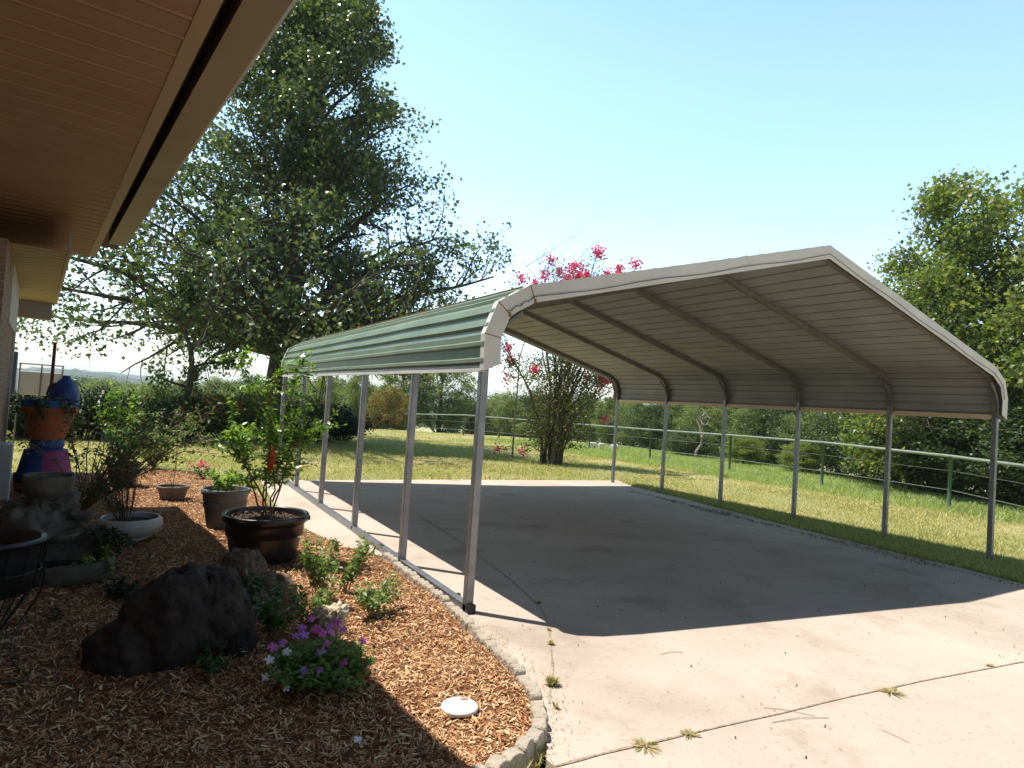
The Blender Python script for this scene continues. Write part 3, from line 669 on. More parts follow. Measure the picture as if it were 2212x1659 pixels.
# ------------------------------------------------------------------ house
HO = Vector((-1.96, 0, 0)); HD = Vector((-.122, .9925, 0)).normalized(); HV = Vector((HD.y, -HD.x, 0))
def HP(u, v, z): return HO+HD*u+HV*v+Vector((0, 0, z))
def prism_u(mb, prof, u0, u1, mi=0):
    n = len(prof); V = [HP(u, v, z) for u in (u0, u1) for v, z in prof]
    F = [(i, (i+1) % n, n+(i+1) % n, n+i) for i in range(n)]+[tuple(reversed(range(n))), tuple(range(n, 2*n))]
    return mb.add(V, F, mi)
def house():
    root = empty('house', (0, 0, 0), 0, 'brick house with deep tan slatted eave and gutter at the left edge', 'house')
    ZS = 3.05; UE = 5.42
    # slatted soffit: boards run away from the wall, stepped along the eave
    mb = MB(); prof = []; u = -5.2; pitch = .19
    pts = []
    while u < UE-.02:
        pts += [(u, 0), (u+pitch-.034, 0.0), (u+pitch-.028, -.006), (u+pitch-.020, -.006), (u+pitch-.012, .016), (u+pitch-.002, .016)]; u += pitch
    pts = [(a, b) for a, b in pts if a <= UE]+[(UE, 0)]
    n = len(pts); V = [HP(a, v, ZS+b) for v in (-2.3, -.295) for a, b in pts]
    mb.add(V, [(i, i+1, n+i+1, n+i) for i in range(n-1)]); mb.build('soffit', M['soffit'], root)
    mb = MB(); prism_u(mb, [(-.300, ZS-.004), (-.232, ZS-.004), (-.232, ZS+.03), (-.300, ZS+.03)], -5.2, UE+.02); mb.build('soffit_trim', M['fascia'], root)
    mb = MB(); mb.add([HP(UE, -2.3, ZS-.006), HP(UE, -.232, ZS-.006), HP(UE, -.232, ZS+.22), HP(UE, -2.3, ZS+.8), HP(UE+.03, -2.3, ZS-.006), HP(UE+.03, -.232, ZS-.006), HP(UE+.03, -.232, ZS+.22), HP(UE+.03, -2.3, ZS+.8)],
                      [(3, 2, 1, 0), (4, 5, 6, 7), (0, 1, 5, 4), (1, 2, 6, 5), (2, 3, 7, 6)]); mb.build('gable_board', M['fascia'], root)
    mb = MB(); prism_u(mb, [(-.236, ZS+.002), (-.225, ZS+.002), (-.225, ZS+.20), (-.236, ZS+.20)], -5.2, UE); mb.build('fascia', M['black'], root)  # black colour stands in for the shade in the gap behind the gutter
    # gutter with end cap
    g = MB(); UG = 4.36
    prism_u(g, [(-.172, ZS), (-.02, ZS), (.0, ZS+.015), (.008, ZS+.06), (.04, ZS+.10), (.04, ZS+.13), (.03, ZS+.13), (.03, ZS+.105), (-.002, ZS+.065), (-.01, ZS+.012), (-.165, ZS+.010), (-.165, ZS+.13), (-.172, ZS+.13)], -5.2, UG)
    gt = g.build('gutter', M['gutter'], root)
    e = MB(); e.add([HP(u_, v, z) for u_ in (UG+.001, UG+.006) for v, z in ((-.172, ZS), (0, ZS), (.04, ZS+.13), (-.172, ZS+.13))], [(0, 1, 2, 3), (7, 6, 5, 4), (0, 4, 5, 1), (1, 5, 6, 2), (2, 6, 7, 3), (3, 7, 4, 0)]); e.build('end_cap', M['algae'], gt)
    s = MB()
    for us in (1.36,): prism_u(s, [(-.174, ZS-.003), (.0, ZS-.003), (.0, ZS+.001), (-.174, ZS+.001)], us, us+.012)
    s.build('joint', M['fascia'], gt)
    # roof slab
    mb = MB(); prism_u(mb, [(-.2, ZS+.16), (.0, ZS+.15), (.0, ZS+.175), (-6, ZS+1.9), (-6, ZS+1.75)], -5.2, UE+.08); mb.build('roof', M['shingle'], root)
    # walls
    mb = MB(); prism_u(mb, [(-2.45, -.3), (-2.2, -.3), (-2.2, ZS), (-2.45, ZS)], -5.2, UE-.3)
    mb.build('wall', M['brick'], root)
    mb = MB(); prism_u(mb, [(-6, -.3), (-2.2, -.3), (-2.2, ZS), (-6, ZS+1.4)], UE-.3, UE-.1); mb.build('wall', M['stucco'], root)
    # wing: lower porch roof
    ZW = 2.7; U0, U1 = 3.2, 8.75; vo, vi = -.53, -1.06
    pts = []; u = U0
    while u < U1-.01:
        pts += [(u, 0), (u+.150, 0), (u+.152, .03), (u+.188, .03)]; u += .19
    n = len(pts); V = [HP(a, v, ZW+b) for v in (vi-1.2, vo-.03) for a, b in pts]
    mb = MB().add(V, [(i, i+1, n+i+1, n+i) for i in range(n-1)]); mb.build('soffit', M['soffit_wing'], root)
    mb = MB(); prism_u(mb, [(vo-.03, ZW-.01), (vo, ZW-.01), (vo, ZW+.2), (vo-.03, ZW+.2)], U0, U1+.1); mb.build('fascia', M['fascia'], root)
    mb = MB(); prism_u(mb, [(vo+.02, ZW+.205), (vo+.02, ZW+.23), (vi-3, ZW+1.2), (vi-3, ZW+1.1)], UE+.1, U1+.15); mb.build('roof', M['shingle'], root)
    mb = MB(); prism_u(mb, [(vo-.06, ZW-.26), (vo-.06, ZW-.003), (vi-1.5, ZW-.003), (vi-1.5, ZW-.26)], U1-.02, U1+.12); mb.build('porch_beam', M['beam'], root)
    mb = MB(); prism_u(mb, [(vo-.06, ZW-.285), (vo-.06, ZW-.262), (vi-1.5, ZW-.262), (vi-1.5, ZW-.285)], U1-.03, U1+.13); mb.build('beam_trim', M['fascia'], root)
    # wing wall with its pale corner strip
    mb = MB(); prism_u(mb, [(-1.24, -.3), (-1.0, -.3), (-1.0, ZW), (-1.24, ZW)], 3.0, 7.05); mb.build('wall', M['brick'], root)
    mb = MB(); prism_u(mb, [(-1.0, 2.05), (-.985, 2.05), (-.985, ZW-.01), (-1.0, ZW-.01)], 4.4, 7.0); mb.build('wall_panel', M['stucco'], root)
    mb = MB(); prism_u(mb, [(-1.0, -.1), (-.97, -.1), (-.97, 2.05), (-1.0, 2.05)], 6.15, 6.32); mb.build('corner_strip', M['stucco'], root)
    # porch post far end
    p = HP(8.7, -1.25, 0)
house()
# meter box, its pipe and conduit, wall unit
b = HP(7.25, -1.02, 0)
mt = empty('meter_box', (b.x, b.y, 0), math.atan2(HD.y, HD.x)-math.pi/2, 'tall grey electric meter box on the brick wall under the porch roof', 'meter box')
bevel(MB().box((0, 0, 1.52), (.15, .3, .60)).build('cabinet', M['box_grey'], mt), .01)
MB().tube([(.0, .05, 1.82), (.0, .05, 2.68)], .03, 10).build('pipe', M['box_grey'], mt, True)
MB().tube([(-.03, -.06, .02), (-.03, -.06, 1.22)], .025, 10).build('conduit', M['unit_grey'], mt, True)
b = HP(5.0, -.93, 0)
un = empty('wall_unit', (b.x, b.y, 0), math.atan2(HD.y, HD.x)-math.pi/2, 'pale grey utility box against the house wall at the left edge', 'utility box')
bevel(MB().box((0, 0, .42), (.13, .34, .62)).build('cabinet', M['unit_grey'], un), .012)
MB().box((.06, -.1, .0), (.02, .05, .26)).build('leg', M['unit_grey'], un)

# ------------------------------------------------------------------ big trees
ENV = [(.00, .5, .5), (.12, 3.0, 4.5), (.20, 6.0, 8.2), (.28, 7.8, 8.4), (.36, 9.6, 7.0), (.44, 6.8, 5.4), (.52, 4.9, 4.6), (.60, 4.0, 4.0), (.70, 4.1, 3.4), (.78, 3.9, 2.7), (.88, 2.9, 1.9), (.95, 2.0, 1.2), (1.0, 1.0, .5)]
p = far(590, 24.5); p.z = float(G(p.x, p.y))
envelope_tree('shade_tree', p, 'tall spreading shade tree with dense dark green crown behind the flowering hedge', 'tree', 16.9, .40, ENV, 78, .16, 76000, 'leaf_oak', 12, z0=.22, bare=.36, clus=.54, lean=(1.2, .3))
p = far(2450, 24.5)
ENVR = [(0, 2, 2), (.15, 4.8, 4.8), (.3, 5.6, 5.5), (.45, 5.9, 5.9), (.6, 5.6, 5.4), (.75, 4.9, 4.6), (.86, 4.2, 3.2), (.94, 3.0, 2.0), (1, 1.4, .8)]
envelope_tree('broadleaf_tree', p, 'tall bright green broadleaf tree beyond the fence at the right edge of the carport', 'tree', 10.9, .34, ENVR, 54, .14, 90000, 'leaf_right', 31, z0=.10, clus=.6)
p = far(2040, 23.5)
ENVS = [(0, 1.5, 1.5), (.2, 3.0, 3.0), (.45, 3.0, 2.9), (.7, 2.5, 2.3), (.88, 1.7, 1.5), (1, .6, .5)]
envelope_tree('broadleaf_tree', p, 'smaller green broadleaf tree whose pointed top rises beside the carport gable', 'tree', 9.3, .22, ENVS, 34, .135, 36000, 'leaf_right', 37, z0=.10, clus=.5)

# dead twig tangle hanging in the right tree
def twig_mass(name, c, spread, n, seed, m, r0=.012, parent=None, up=.2):
    rnd = random.Random(seed); mb = MB()
    for i in range(n):
        p_ = Vector(c)+Vector((rnd.gauss(0, spread*.2), rnd.gauss(0, spread*.2), rnd.gauss(0, spread*.15))); d = Vector((rnd.gauss(0, 1), rnd.gauss(0, 1), rnd.gauss(up, .5))).normalized(); pts = [p_]
        for k in range(4): d = (d+Vector((rnd.gauss(0, .25), rnd.gauss(0, .25), rnd.gauss(0, .25)))).normalized(); pts.append(pts[-1]+d*spread*.25)
        mb.tube(pts, [r0, r0*.8, r0*.6, r0*.45, r0*.3], 4, cap=False)
    return mb.build(name, m, parent)

# ------------------------------------------------------------------ wood edge beyond the fence: individual trees, a few shapes reused
def wood_tree(name, seed, H_, Rr, leafm, n_leaves, leaf=.2, trunk=.16, nl=150, low=.12, mat_b='bark'):
    rnd = random.Random(seed); rng = np.random.default_rng(seed)
    root = empty(name, (0, 0, 0)); mb = MB(); pts = [Vector((0, 0, -.6))]; rad = [trunk*1.3]
    for i in range(1, 9):
        t = i/8; pts.append(Vector((rnd.uniform(-.12, .12)*t*Rr, rnd.uniform(-.12, .12)*t*Rr, H_*.9*t))); rad.append(trunk*(1-.88*t))
    mb.tube(pts, rad, 8, cap=False); tips = []
    for i in range(nl):
        f = (i+.5)/nl; z = H_*(low+(1-low)*f); a = i*2.4+rnd.uniform(-.5, .5)
        r_ = Rr*(math.sin(math.pi*min(1, .12+f*.86))**.55)*rnd.uniform(.35, 1.08)*(1+.25*noise.noise(Vector((math.cos(a)*1.3+seed, math.sin(a)*1.3, f*3))))
        e = Vector((math.cos(a)*r_, math.sin(a)*r_, z+rnd.uniform(-.1, .25)*Rr)); tips.append(e)
        if i % 4 == 0:
            q = pts[min(8, max(1, int(f*8)))]; q = q.lerp(pts[max(0, int(f*8)-1)], .5)
            mb.tube([q, q.lerp(e, .5)+Vector((0, 0, -.12*r_)), e], [trunk*.3*(1-f*.6), trunk*.18, .012], 5, cap=False)
    mb.build('trunk', M[mat_b], root, True)
    T = np.array([tuple(t) for t in tips]); idx = rng.integers(0, len(T), n_leaves)
    C = T[idx]+rng.normal(size=(n_leaves, 3))*np.array([.30, .30, .22])*Rr*.36
    C[:, 2] = np.maximum(C[:, 2], .05)
    sz = leaf*rng.uniform(.6, 1.35, n_leaves); V, F = leaf_quads(C, sz, sz*.72, None, .5, rng)
    npmesh('crown', V, F, M[leafm], root); return root
protos = {'a': wood_tree('wood_tree', 101, 6.0, 2.5, 'leaf_wood', 19000, .135), 'b': wood_tree('wood_tree', 102, 7.0, 2.3, 'leaf_wood', 20000, .13, .18, 170),
          'c': wood_tree('wood_tree', 103, 5.0, 2.8, 'leaf_wood_dark', 19000, .135, .15, 160), 'd': wood_tree('wood_tree', 104, 5.4, 2.3, 'leaf_right', 17000, .125, .14, 150),
          'g': wood_tree('wood_tree', 105, 3.6, 2.2, 'leaf_gold', 12000, .12, .10, 140, .05)}
used = set()
def put(k, px, dist, ytop, label, group='trees along the wood edge beyond the fence', wide=1.0, name='wood_tree', cat='tree', base=None):
    q = far(px, dist); Hp = {'a': 6.0, 'b': 7.0, 'c': 5.0, 'd': 5.4, 'g': 3.6}[k]
    h = zat(px, ytop, dist)-q.z; sc = h/(Hp*1.03)
    o = protos[k] if k not in used else copy_tree(protos[k]); used.add(k)
    o.name = name; o.location = q; o.scale = (max(sc, .45)*wide, max(sc, .45)*wide, sc); o.rotation_euler = (0, 0, R.uniform(0, 6.28))
    tag(o, label, cat, group); return o
TL = [  # kind, picture x, distance, picture y of the top, width factor, words
 ('b', 868, 47, 770, 1.15, 'tall dark green tree behind the fence, seen through the gaps between the left carport posts'),
 ('b', 950, 49, 762, 1.25, 'broad dark tree beyond the fence just left of the nearest carport post'),
 ('g', 838, 41.5, 846, 1.1, 'yellowish round shrubby tree beyond the fence, second gap between the left posts'),
 ('a', 770, 44, 812, .8, 'slim pale green tree left of the yellowish one behind the fence'),
 ('d', 700, 60, 815, .8, 'light green pointed tree far behind the orange flowering hedge'),
 ('c', 1010, 53, 868, 1.3, 'low dark tree behind the fence at the nearest left carport post'),
 ('a', 1060, 56, 872, 1.2, 'grey green tree in the wood directly right of the nearest left post'),
 ('a', 1105, 50, 866, 1.1, 'bushy green tree beyond the fence left of the pink flowering crape myrtle'),
 ('c', 1150, 54, 860, 1.2, 'dark crowned tree standing in the wood behind the left half of the crape myrtle'),
 ('d', 1135, 41, 915, .8, 'low yellow green bush like tree touching the fence left of the crape myrtle'),
 ('b', 1205, 52, 856, 1.2, 'green tree of the wood directly behind the crape myrtle trunks'),
 ('a', 1265, 49, 858, 1.2, 'green tree of the wood behind the right half of the crape myrtle'),
 ('b', 1318, 44, 862, 1.1, 'round green tree in line with the farthest right carport post'),
 ('a', 1372, 42, 868, 1.15, 'grey green tree between the two farthest right carport posts'),
 ('c', 1412, 38, 880, 1.1, 'dark tree just left of the second farthest right carport post'),
 ('b', 1460, 38, 866, 1.1, 'green tree just right of the second farthest right carport post'),
 ('a', 1520, 36, 872, 1.15, 'rounded green tree behind the bare pale branches'),
 ('c', 1490, 33, 930, 1.0, 'low dark thicket tree beneath the bare pale branches'),
 ('b', 1580, 35, 868, 1.1, 'green tree in line with the third farthest right carport post'),
 ('a', 1640, 33.5, 874, 1.2, 'light green tree right of the third farthest right carport post'),
 ('d', 1610, 30, 945, .9, 'low bright bush like tree at the wood foot right of the third farthest post'),
 ('c', 1700, 32, 868, 1.1, 'dark green tree left of the post two from the nearest on the right'),
 ('b', 1755, 30, 872, 1.1, 'green tree right of the post two from the nearest on the right'),
 ('d', 1740, 27.5, 960, .9, 'low olive bush like tree at the wood foot behind the second fence post'),
 ('a', 1815, 29, 862, 1.15, 'bushy green tree in the middle of the last wide gap between right posts'),
 ('c', 1870, 27, 868, 1.1, 'dark tree left of the second nearest right carport post'),
 ('c', 1945, 25.5, 872, 1.3, 'dark shaded tree right of the second nearest right carport post'),
 ('c', 2010, 24, 900, 1.2, 'dark low tree behind the nearest fence post in the picture'),
 ('c', 2080, 23, 885, 1.3, 'dark low tree under the tall green tree left of the nearest right post'),
 ('c', 2160, 22.5, 880, 1.4, 'dark low tree under the tall green tree right of the nearest right post'),
 ('c', 2240, 22, 880, 1.4, 'dark low tree at the right edge beneath the tall green tree'),
]
for k, px, d, yt, wd, lb in TL: put(k, px, d, yt, lb, wide=wd)
# a second, farther line closes the gaps
for i, (px, d, yt, wd, k, lb) in enumerate([(640, 78, 826, 1.5, 'a', 'far round tree in the valley left of the left carport posts'), (735, 74, 838, 1.4, 'c', 'far dark tree in the valley seen over the end of the flowering hedge'),
    (820, 70, 842, 1.4, 'a', 'far tree in the valley behind the yellowish shrub'), (1085, 76, 858, 1.6, 'a', 'far tree in the valley between nearest post and crape myrtle'), (1190, 74, 862, 1.6, 'c', 'far tree crown in the valley hidden mostly by the crape myrtle'),
    (1350, 66, 866, 1.7, 'a', 'far tree crown just under the right eave at the farthest right post'), (1450, 62, 868, 1.7, 'b', 'far tree crown under the right eave near the second farthest post'), (1555, 58, 872, 1.7, 'a', 'far tree crown under the right eave near the third farthest post'), (1660, 54, 874, 1.7, 'c', 'far tree crown under the middle of the right eave')]):
    put(k, px, d, yt, lb, 'trees in the valley behind the wood edge', wd)
for px, d, yt, wd, k, lb in [(165, 72, 832, 1.7, 'c', 'far dark tree right of the blue jug, under the blue hills'), (215, 66, 826, 1.6, 'a', 'far rounded tree with its top against the blue hills at the left'), (275, 70, 836, 1.7, 'a', 'far low tree between the left rounded tree and the shade tree'),
                         (335, 62, 834, 1.6, 'd', 'light green tree far behind the leggy shrub'), (395, 58, 826, 1.4, 'b', 'dark far tree behind the hanging left branches of the shade tree'), (470, 60, 826, 1.5, 'a', 'far green tree behind the young potted citrus'), (545, 64, 830, 1.5, 'c', 'far dark tree left of the shade tree trunk')]:
    put(k, px, d, yt, lb, 'trees far across the valley at the left', wd)
# slim bare trees left of the posts
def bare_tree(px, d, yt, lb, seed, m='bark', nb=10, rr=.07, leaves=0):
    rnd = random.Random(seed); q = far(px, d); h = zat(px, yt, d)-q.z
    root = empty('bare_tree', q, 0, lb, 'tree'); mb = MB(); tips = []
    pts = [Vector((0, 0, -.3))]+[Vector((rnd.gauss(0, .05)*i, rnd.gauss(0, .05)*i, h*i/6)) for i in range(1, 7)]
    mb.tube(pts, [rr*(1-.13*i) for i in range(7)], 7, cap=False)
    for i in range(nb):
        j = rnd.randint(2, 5); limb(mb, tips, pts[j].lerp(pts[j+1], rnd.random()), Vector((rnd.gauss(0, 1), rnd.gauss(0, 1), rnd.uniform(.4, 1.2))), h*rnd.uniform(.15, .35), rr*.4, 1, rnd, 5, 0, .5, (2, 3), 5)
    mb.build('trunk', M[m], root)
    if leaves:
        rng = np.random.default_rng(seed); T = np.array([tuple(t) for t in tips]); C = T[rng.integers(0, len(T), leaves)]+rng.normal(size=(leaves, 3))*.14
        V, F = leaf_quads(C, .13, .08, None, .4, rng); npmesh('crown', V, F, M['leaf_shrub'], root)
    return root
bare_tree(1508, 31.5, 895, 'leafless tree with pale bare branches in front of the green wood', 5, 'bark_grey', 16, .07)
bare_tree(672, 38, 770, 'thin dark bare tree rising behind the hedge left of the left posts', 6, 'bark', 8, .07, 200)
bare_tree(690, 40, 762, 'second thin leaning bare tree behind the hedge left of the posts', 8, 'bark', 6, .05, 120)
bare_tree(392, 20.5, 640, 'slender dark trunked young tree under the left branches of the shade tree', 9, 'bark', 12, .13, 2500)

# ------------------------------------------------------------------ shrubs and hedges
def shrub(name, p, lb, cat, w_, h, n, leafm, leaf, seed, group=None, depth=None, stems=14, blooms=None, sparse=.0, rz=0, stem_m='bark', lift=.0, cl=.16):
    rng = np.random.default_rng(seed); rnd = random.Random(seed); root = empty(name, p, rz, lb, cat, group); dp = depth or w_; mb = MB(); tips = []
    for i in range(stems):
        a = rnd.uniform(0, 6.28); rr = rnd.random()**.5; e = Vector((math.cos(a)*rr*w_/2, math.sin(a)*rr*dp/2, h*rnd.uniform(.55, 1.0)*(1-.35*rr*rr)))
        b = Vector((e.x*.25, e.y*.25, -.03)); mid = b.lerp(e, .5)+Vector((rnd.gauss(0, .05)*w_, rnd.gauss(0, .05)*w_, h*.08))
        r0 = .004+.006*h; mb.tube([b, mid, e], [r0*1.6, r0, r0*.4], 5, cap=False); tips += [mid.lerp(e, t) for t in (lift, .5, 1)]
        for k in range(3):
            t = rnd.uniform(.3, .95); s = b.lerp(e, t); e2 = s+Vector((rnd.gauss(0, .16)*w_, rnd.gauss(0, .16)*dp, rnd.uniform(.02, .22)*h)); mb.tube([s, s.lerp(e2, .5)+Vector((0, 0, .03*h)), e2], [r0*.6, r0*.45, r0*.3], 4, cap=False); tips += [s.lerp(e2, .5), e2]
    mb.build('stems', M[stem_m], root)
    T = np.array([tuple(t) for t in tips]); C = T[rng.integers(0, len(T), n)]+rng.normal(size=(n, 3))*cl*np.array([w_, dp, h])*.5
    C[:, 2] = np.abs(C[:, 2])+.01; sz = leaf*rng.uniform(.6, 1.3, n); V, F = leaf_quads(C, sz, sz*.55, None, .5, rng); npmesh('foliage', V, F, M[leafm], root)
    if blooms:
        bm_, nb, bs = blooms; k = nb; top = T[np.argsort(-T[:, 2])[:max(8, len(T)//2)]]; cc = top[rng.integers(0, len(top), k)]+rng.normal(size=(k, 3))*np.array([.05*w_, .05*dp, .03*h])+np.array([0, 0, .06*h])
        C = np.repeat(cc, 9, 0)+rng.normal(size=(k*9, 3))*bs*.4; V, F = leaf_quads(C, bs*.6, bs*.5, None, .4, rng); npmesh('blossoms', V, F, M[bm_], root)
    return root
def hedge_at(px, d, ytop, wpx, *a, **k):
    q = far(px, d); h = zat(px, ytop, d)-q.z; return q, wpx/FPX*d, h
for px, d, yt, wp, n, lm, sd_, bl, lb in [
    (395, 21.0, 852, 170, 9000, 'leaf_shrub', 61, ('orange_bloom', 120, .10), 'orange flowering hedge bush left of the shade tree trunk'),
    (505, 21.5, 846, 180, 10000, 'leaf_shrub', 62, ('orange_bloom', 130, .10), 'orange flowering hedge bush in front of the shade tree trunk'),
    (600, 22.0, 850, 170, 10000, 'leaf_shrub', 63, ('orange_bloom', 120, .10), 'dark hedge bush with peach flowers on top behind the left carport posts'),
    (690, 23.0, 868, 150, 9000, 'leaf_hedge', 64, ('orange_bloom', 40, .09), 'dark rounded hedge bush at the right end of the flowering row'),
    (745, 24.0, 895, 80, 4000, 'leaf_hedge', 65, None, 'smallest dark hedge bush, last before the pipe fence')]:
    q, w_, h = hedge_at(px, d, yt, wp); shrub('flowering_hedge', q, lb, 'hedge bush', w_*1.1, h*1.05, n, lm, .11, sd_, 'flowering hedge bushes on the lawn', depth=w_*.8, stems=30, blooms=bl)
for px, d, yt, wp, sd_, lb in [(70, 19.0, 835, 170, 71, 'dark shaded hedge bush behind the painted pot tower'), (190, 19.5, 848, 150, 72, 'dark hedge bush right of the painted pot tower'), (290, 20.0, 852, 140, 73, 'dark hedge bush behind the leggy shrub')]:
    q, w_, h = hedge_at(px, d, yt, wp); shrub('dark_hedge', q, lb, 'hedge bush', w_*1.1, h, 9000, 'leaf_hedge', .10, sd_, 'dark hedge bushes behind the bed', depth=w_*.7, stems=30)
q = far(262, 18.6); shrub('bright_shrub', q, 'small bright yellow green shrub against the dark hedge', 'shrub', .9, 1.35, 700, 'leaf_citrus', .11, 75, depth=.7, stems=8)

# crape myrtle
def crape():
    p_ = far(1200, 20.3); root = empty('crape_myrtle', p_, 0, 'multi stemmed crape myrtle with hot pink flower clusters beyond the carport', 'tree')
    rnd = random.Random(77); rng = np.random.default_rng(77); mb = MB(); tips = []; rr = Vector((math.cos(YAW), -math.sin(YAW), 0)); ff = Vector((math.sin(YAW), math.cos(YAW), 0)); ends = []
    for i in range(30):
        a = rnd.uniform(0, 6.28); b = Vector((math.cos(a)*rnd.uniform(.05, .42), math.sin(a)*rnd.uniform(.05, .42), -.1))
        out = rnd.uniform(-.1, 1)**1; an = rnd.uniform(0, 6.28); sp = rnd.uniform(.3, 2.3)
        e = rr*math.cos(an)*sp+ff*math.sin(an)*sp*.9+Vector((0, 0, 6.7-.75*sp-rnd.uniform(0, 1.6)))
        if i < 15: xx = -1.25+4.3*i/14; e = rr*(xx+rnd.gauss(0, .12))+ff*rnd.gauss(0, .5)+Vector((0, 0, 6.75-.28*max(0, xx-.6)-.5*max(0, -xx)-rnd.uniform(0, .7)))
        if i >= 22: e = rr*rnd.choice((-2.0, -1.7, 1.5, 1.8, 2.1))+ff*rnd.gauss(0, .6)+Vector((0, 0, rnd.uniform(2.5, 4.0)))
        pts = [b]; N = 7
        for k in range(1, N+1):
            t = k/N; q = b.lerp(Vector((e.x, e.y, e.z)), t); q.x -= e.x*.22*math.sin(t*math.pi); q.y -= e.y*.22*math.sin(t*math.pi); q += Vector((rnd.gauss(0, .05), rnd.gauss(0, .05), 0)); pts.append(q)
        r0 = rnd.uniform(.026, .055); mb.tube(pts, [r0*(1-.8*k/N) for k in range(N+1)], 7, cap=False); ends.append(pts[-1])
        for k in range(5, N):
            for m_ in range(2): limb(mb, tips, pts[k], Vector((rnd.gauss(0, 1), rnd.gauss(0, 1), rnd.uniform(.6, 1.6))), rnd.uniform(.5, 1.1), r0*.25, 1, rnd, 4, 0, .4, (2, 3), 4)
        tips += pts[5:]
    mb.build('trunk', M['bark_pale'], root)
    T = np.array([tuple(t) for t in tips]); n = 9000; C = T[rng.integers(0, len(T), n)]+rng.normal(size=(n, 3))*.16
    m = 9000; C2 = np.stack([rng.normal(size=m)*.62, rng.normal(size=m)*.62, rng.uniform(.5, 3.4, m)], 1); C2[:, :2] *= (.6+.35*C2[:, 2:3]/2)
    C = np.concatenate([C, C2]); n = len(C); sz = rng.uniform(.05, .10, n); V, F = leaf_quads(C, sz, sz*.6, None, .4, rng)
    npmesh('crown', V, F, M['leaf_bronze'], root)
    # flower clusters
    sel = [ends[i] for i in range(len(ends))]+[Vector(T[rng.integers(0, len(T))]) for _ in range(40)]
    for i, c in enumerate(sel):
        k = 70; s = rng.uniform(.10, .19); Cc = np.array(tuple(c))+rng.normal(size=(k, 3))*np.array([s, s, s*1.1])*.55+np.array([0, 0, .1]); V, F = leaf_quads(Cc, .085, .075, None, .4, rng)
        npmesh('blossom', V, F, M['crape_pink'], root)
    # low drooping sprays
    for dx, z in ((-1.75, .35), (-1.0, .30), (-1.6, 2.6), (1.6, 1.5)):
        c = rr*dx+Vector((0, 0, z)); MB().tube([Vector((dx*.1, 0, z*.6)), rr*dx*.5+Vector((0, 0, z+.25)), c], [.016, .01, .006], 5, cap=False).build('branch', M['bark_pale'], root)
        Cc = np.array(tuple(c))+rng.normal(size=(40, 3))*.07; V, F = leaf_quads(Cc, .08, .07, None, .4, rng); npmesh('blossom', V, F, M['crape_pink'], root)
        Cc = np.array([tuple(rr*dx*t+Vector((0, 0, z+.2*(1-t)))) for t in rng.uniform(.2, .95, 60)])+rng.normal(size=(60, 3))*.04; V, F = leaf_quads(Cc, .08, .05, None, .4, rng); npmesh('foliage', V, F, M['leaf_bronze'], root)
crape()
# small bare shrub left of the crape myrtle top
bare_tree(1112, 21.5, 560, 'dead leafless stems just left of the crape myrtle crown', 15, 'bark_grey', 9, .035)
# white blocks in the grass beyond the fence
for i, (px, w_, lb) in enumerate([(1283, .42, 'largest white block in the grass beyond the fence'), (1303, .24, 'small upright white block beside the largest one beyond the fence'), (1324, .50, 'white bucket lying in the grass right of the two blocks beyond the fence')]):
    q = far(px, 32.5)
    if i < 2: o = MB().box((0, 0, .16), (w_, .3, .32), YAW*-1).build('white_block', M['white_paint']); bevel(o, .02)
    else: o = MB().lathe([(.0, 0), (.13, 0), (.16, .42), (.17, .42), (.165, .44), (.14, .43), (.12, .03), (0, .03)], 20).build('white_bucket', M['white_paint']); o.rotation_euler = (0, 1.5, .3); q.z += .15
    o.location = q; tag(o, lb, 'block' if i < 2 else 'bucket')

# ------------------------------------------------------------------ things in and around the mulch bed
def pot(root, r_top, r_bot, h, m, lip=.012, lip_h=.03, belly=0, n=44, name='pot', thick=.008, band=None):
    prof = [(0, 0.0), (r_bot*.98, 0), (r_bot, .004)]
    for i in range(1, 9):
        t = i/8; prof.append((r_bot+(r_top-r_bot)*t+belly*math.sin(math.pi*t), h*.98*t-(lip_h if i == 8 else 0)*1.0))
    prof += [(r_top+lip, h-lip_h+.001), (r_top+lip+.002, h-.004), (r_top+lip-.002, h), (r_top-thick, h), (r_top-thick-.004, h-.02), (r_top-thick-.01, h*.55), (0, h*.5)]
    return MB().lathe(prof, n).build(name, m, root, True)
def soil(root, r_, z, m='soil', chips_=0, seed=1):
    rng = np.random.default_rng(seed); mb = MB(); prof = [(0.001, z+.012), (r_*.5, z+.008), (r_, z)]
    mb.lathe(prof, 24, wob=.012, seed=seed); o = mb.build('soil', M[m], root, True)
    if chips_:
        a = rng.uniform(0, 6.28, chips_); q = r_*np.sqrt(rng.random(chips_))*.97; C = np.stack([np.cos(a)*q, np.sin(a)*q, z+.012+rng.uniform(0, .014, chips_)], 1)
        V, F = leaf_quads(C, rng.uniform(.015, .04, chips_), rng.uniform(.008, .022, chips_), None, 1.2, rng); npmesh('bark_chips', V, F, M['soil_chips'], root)
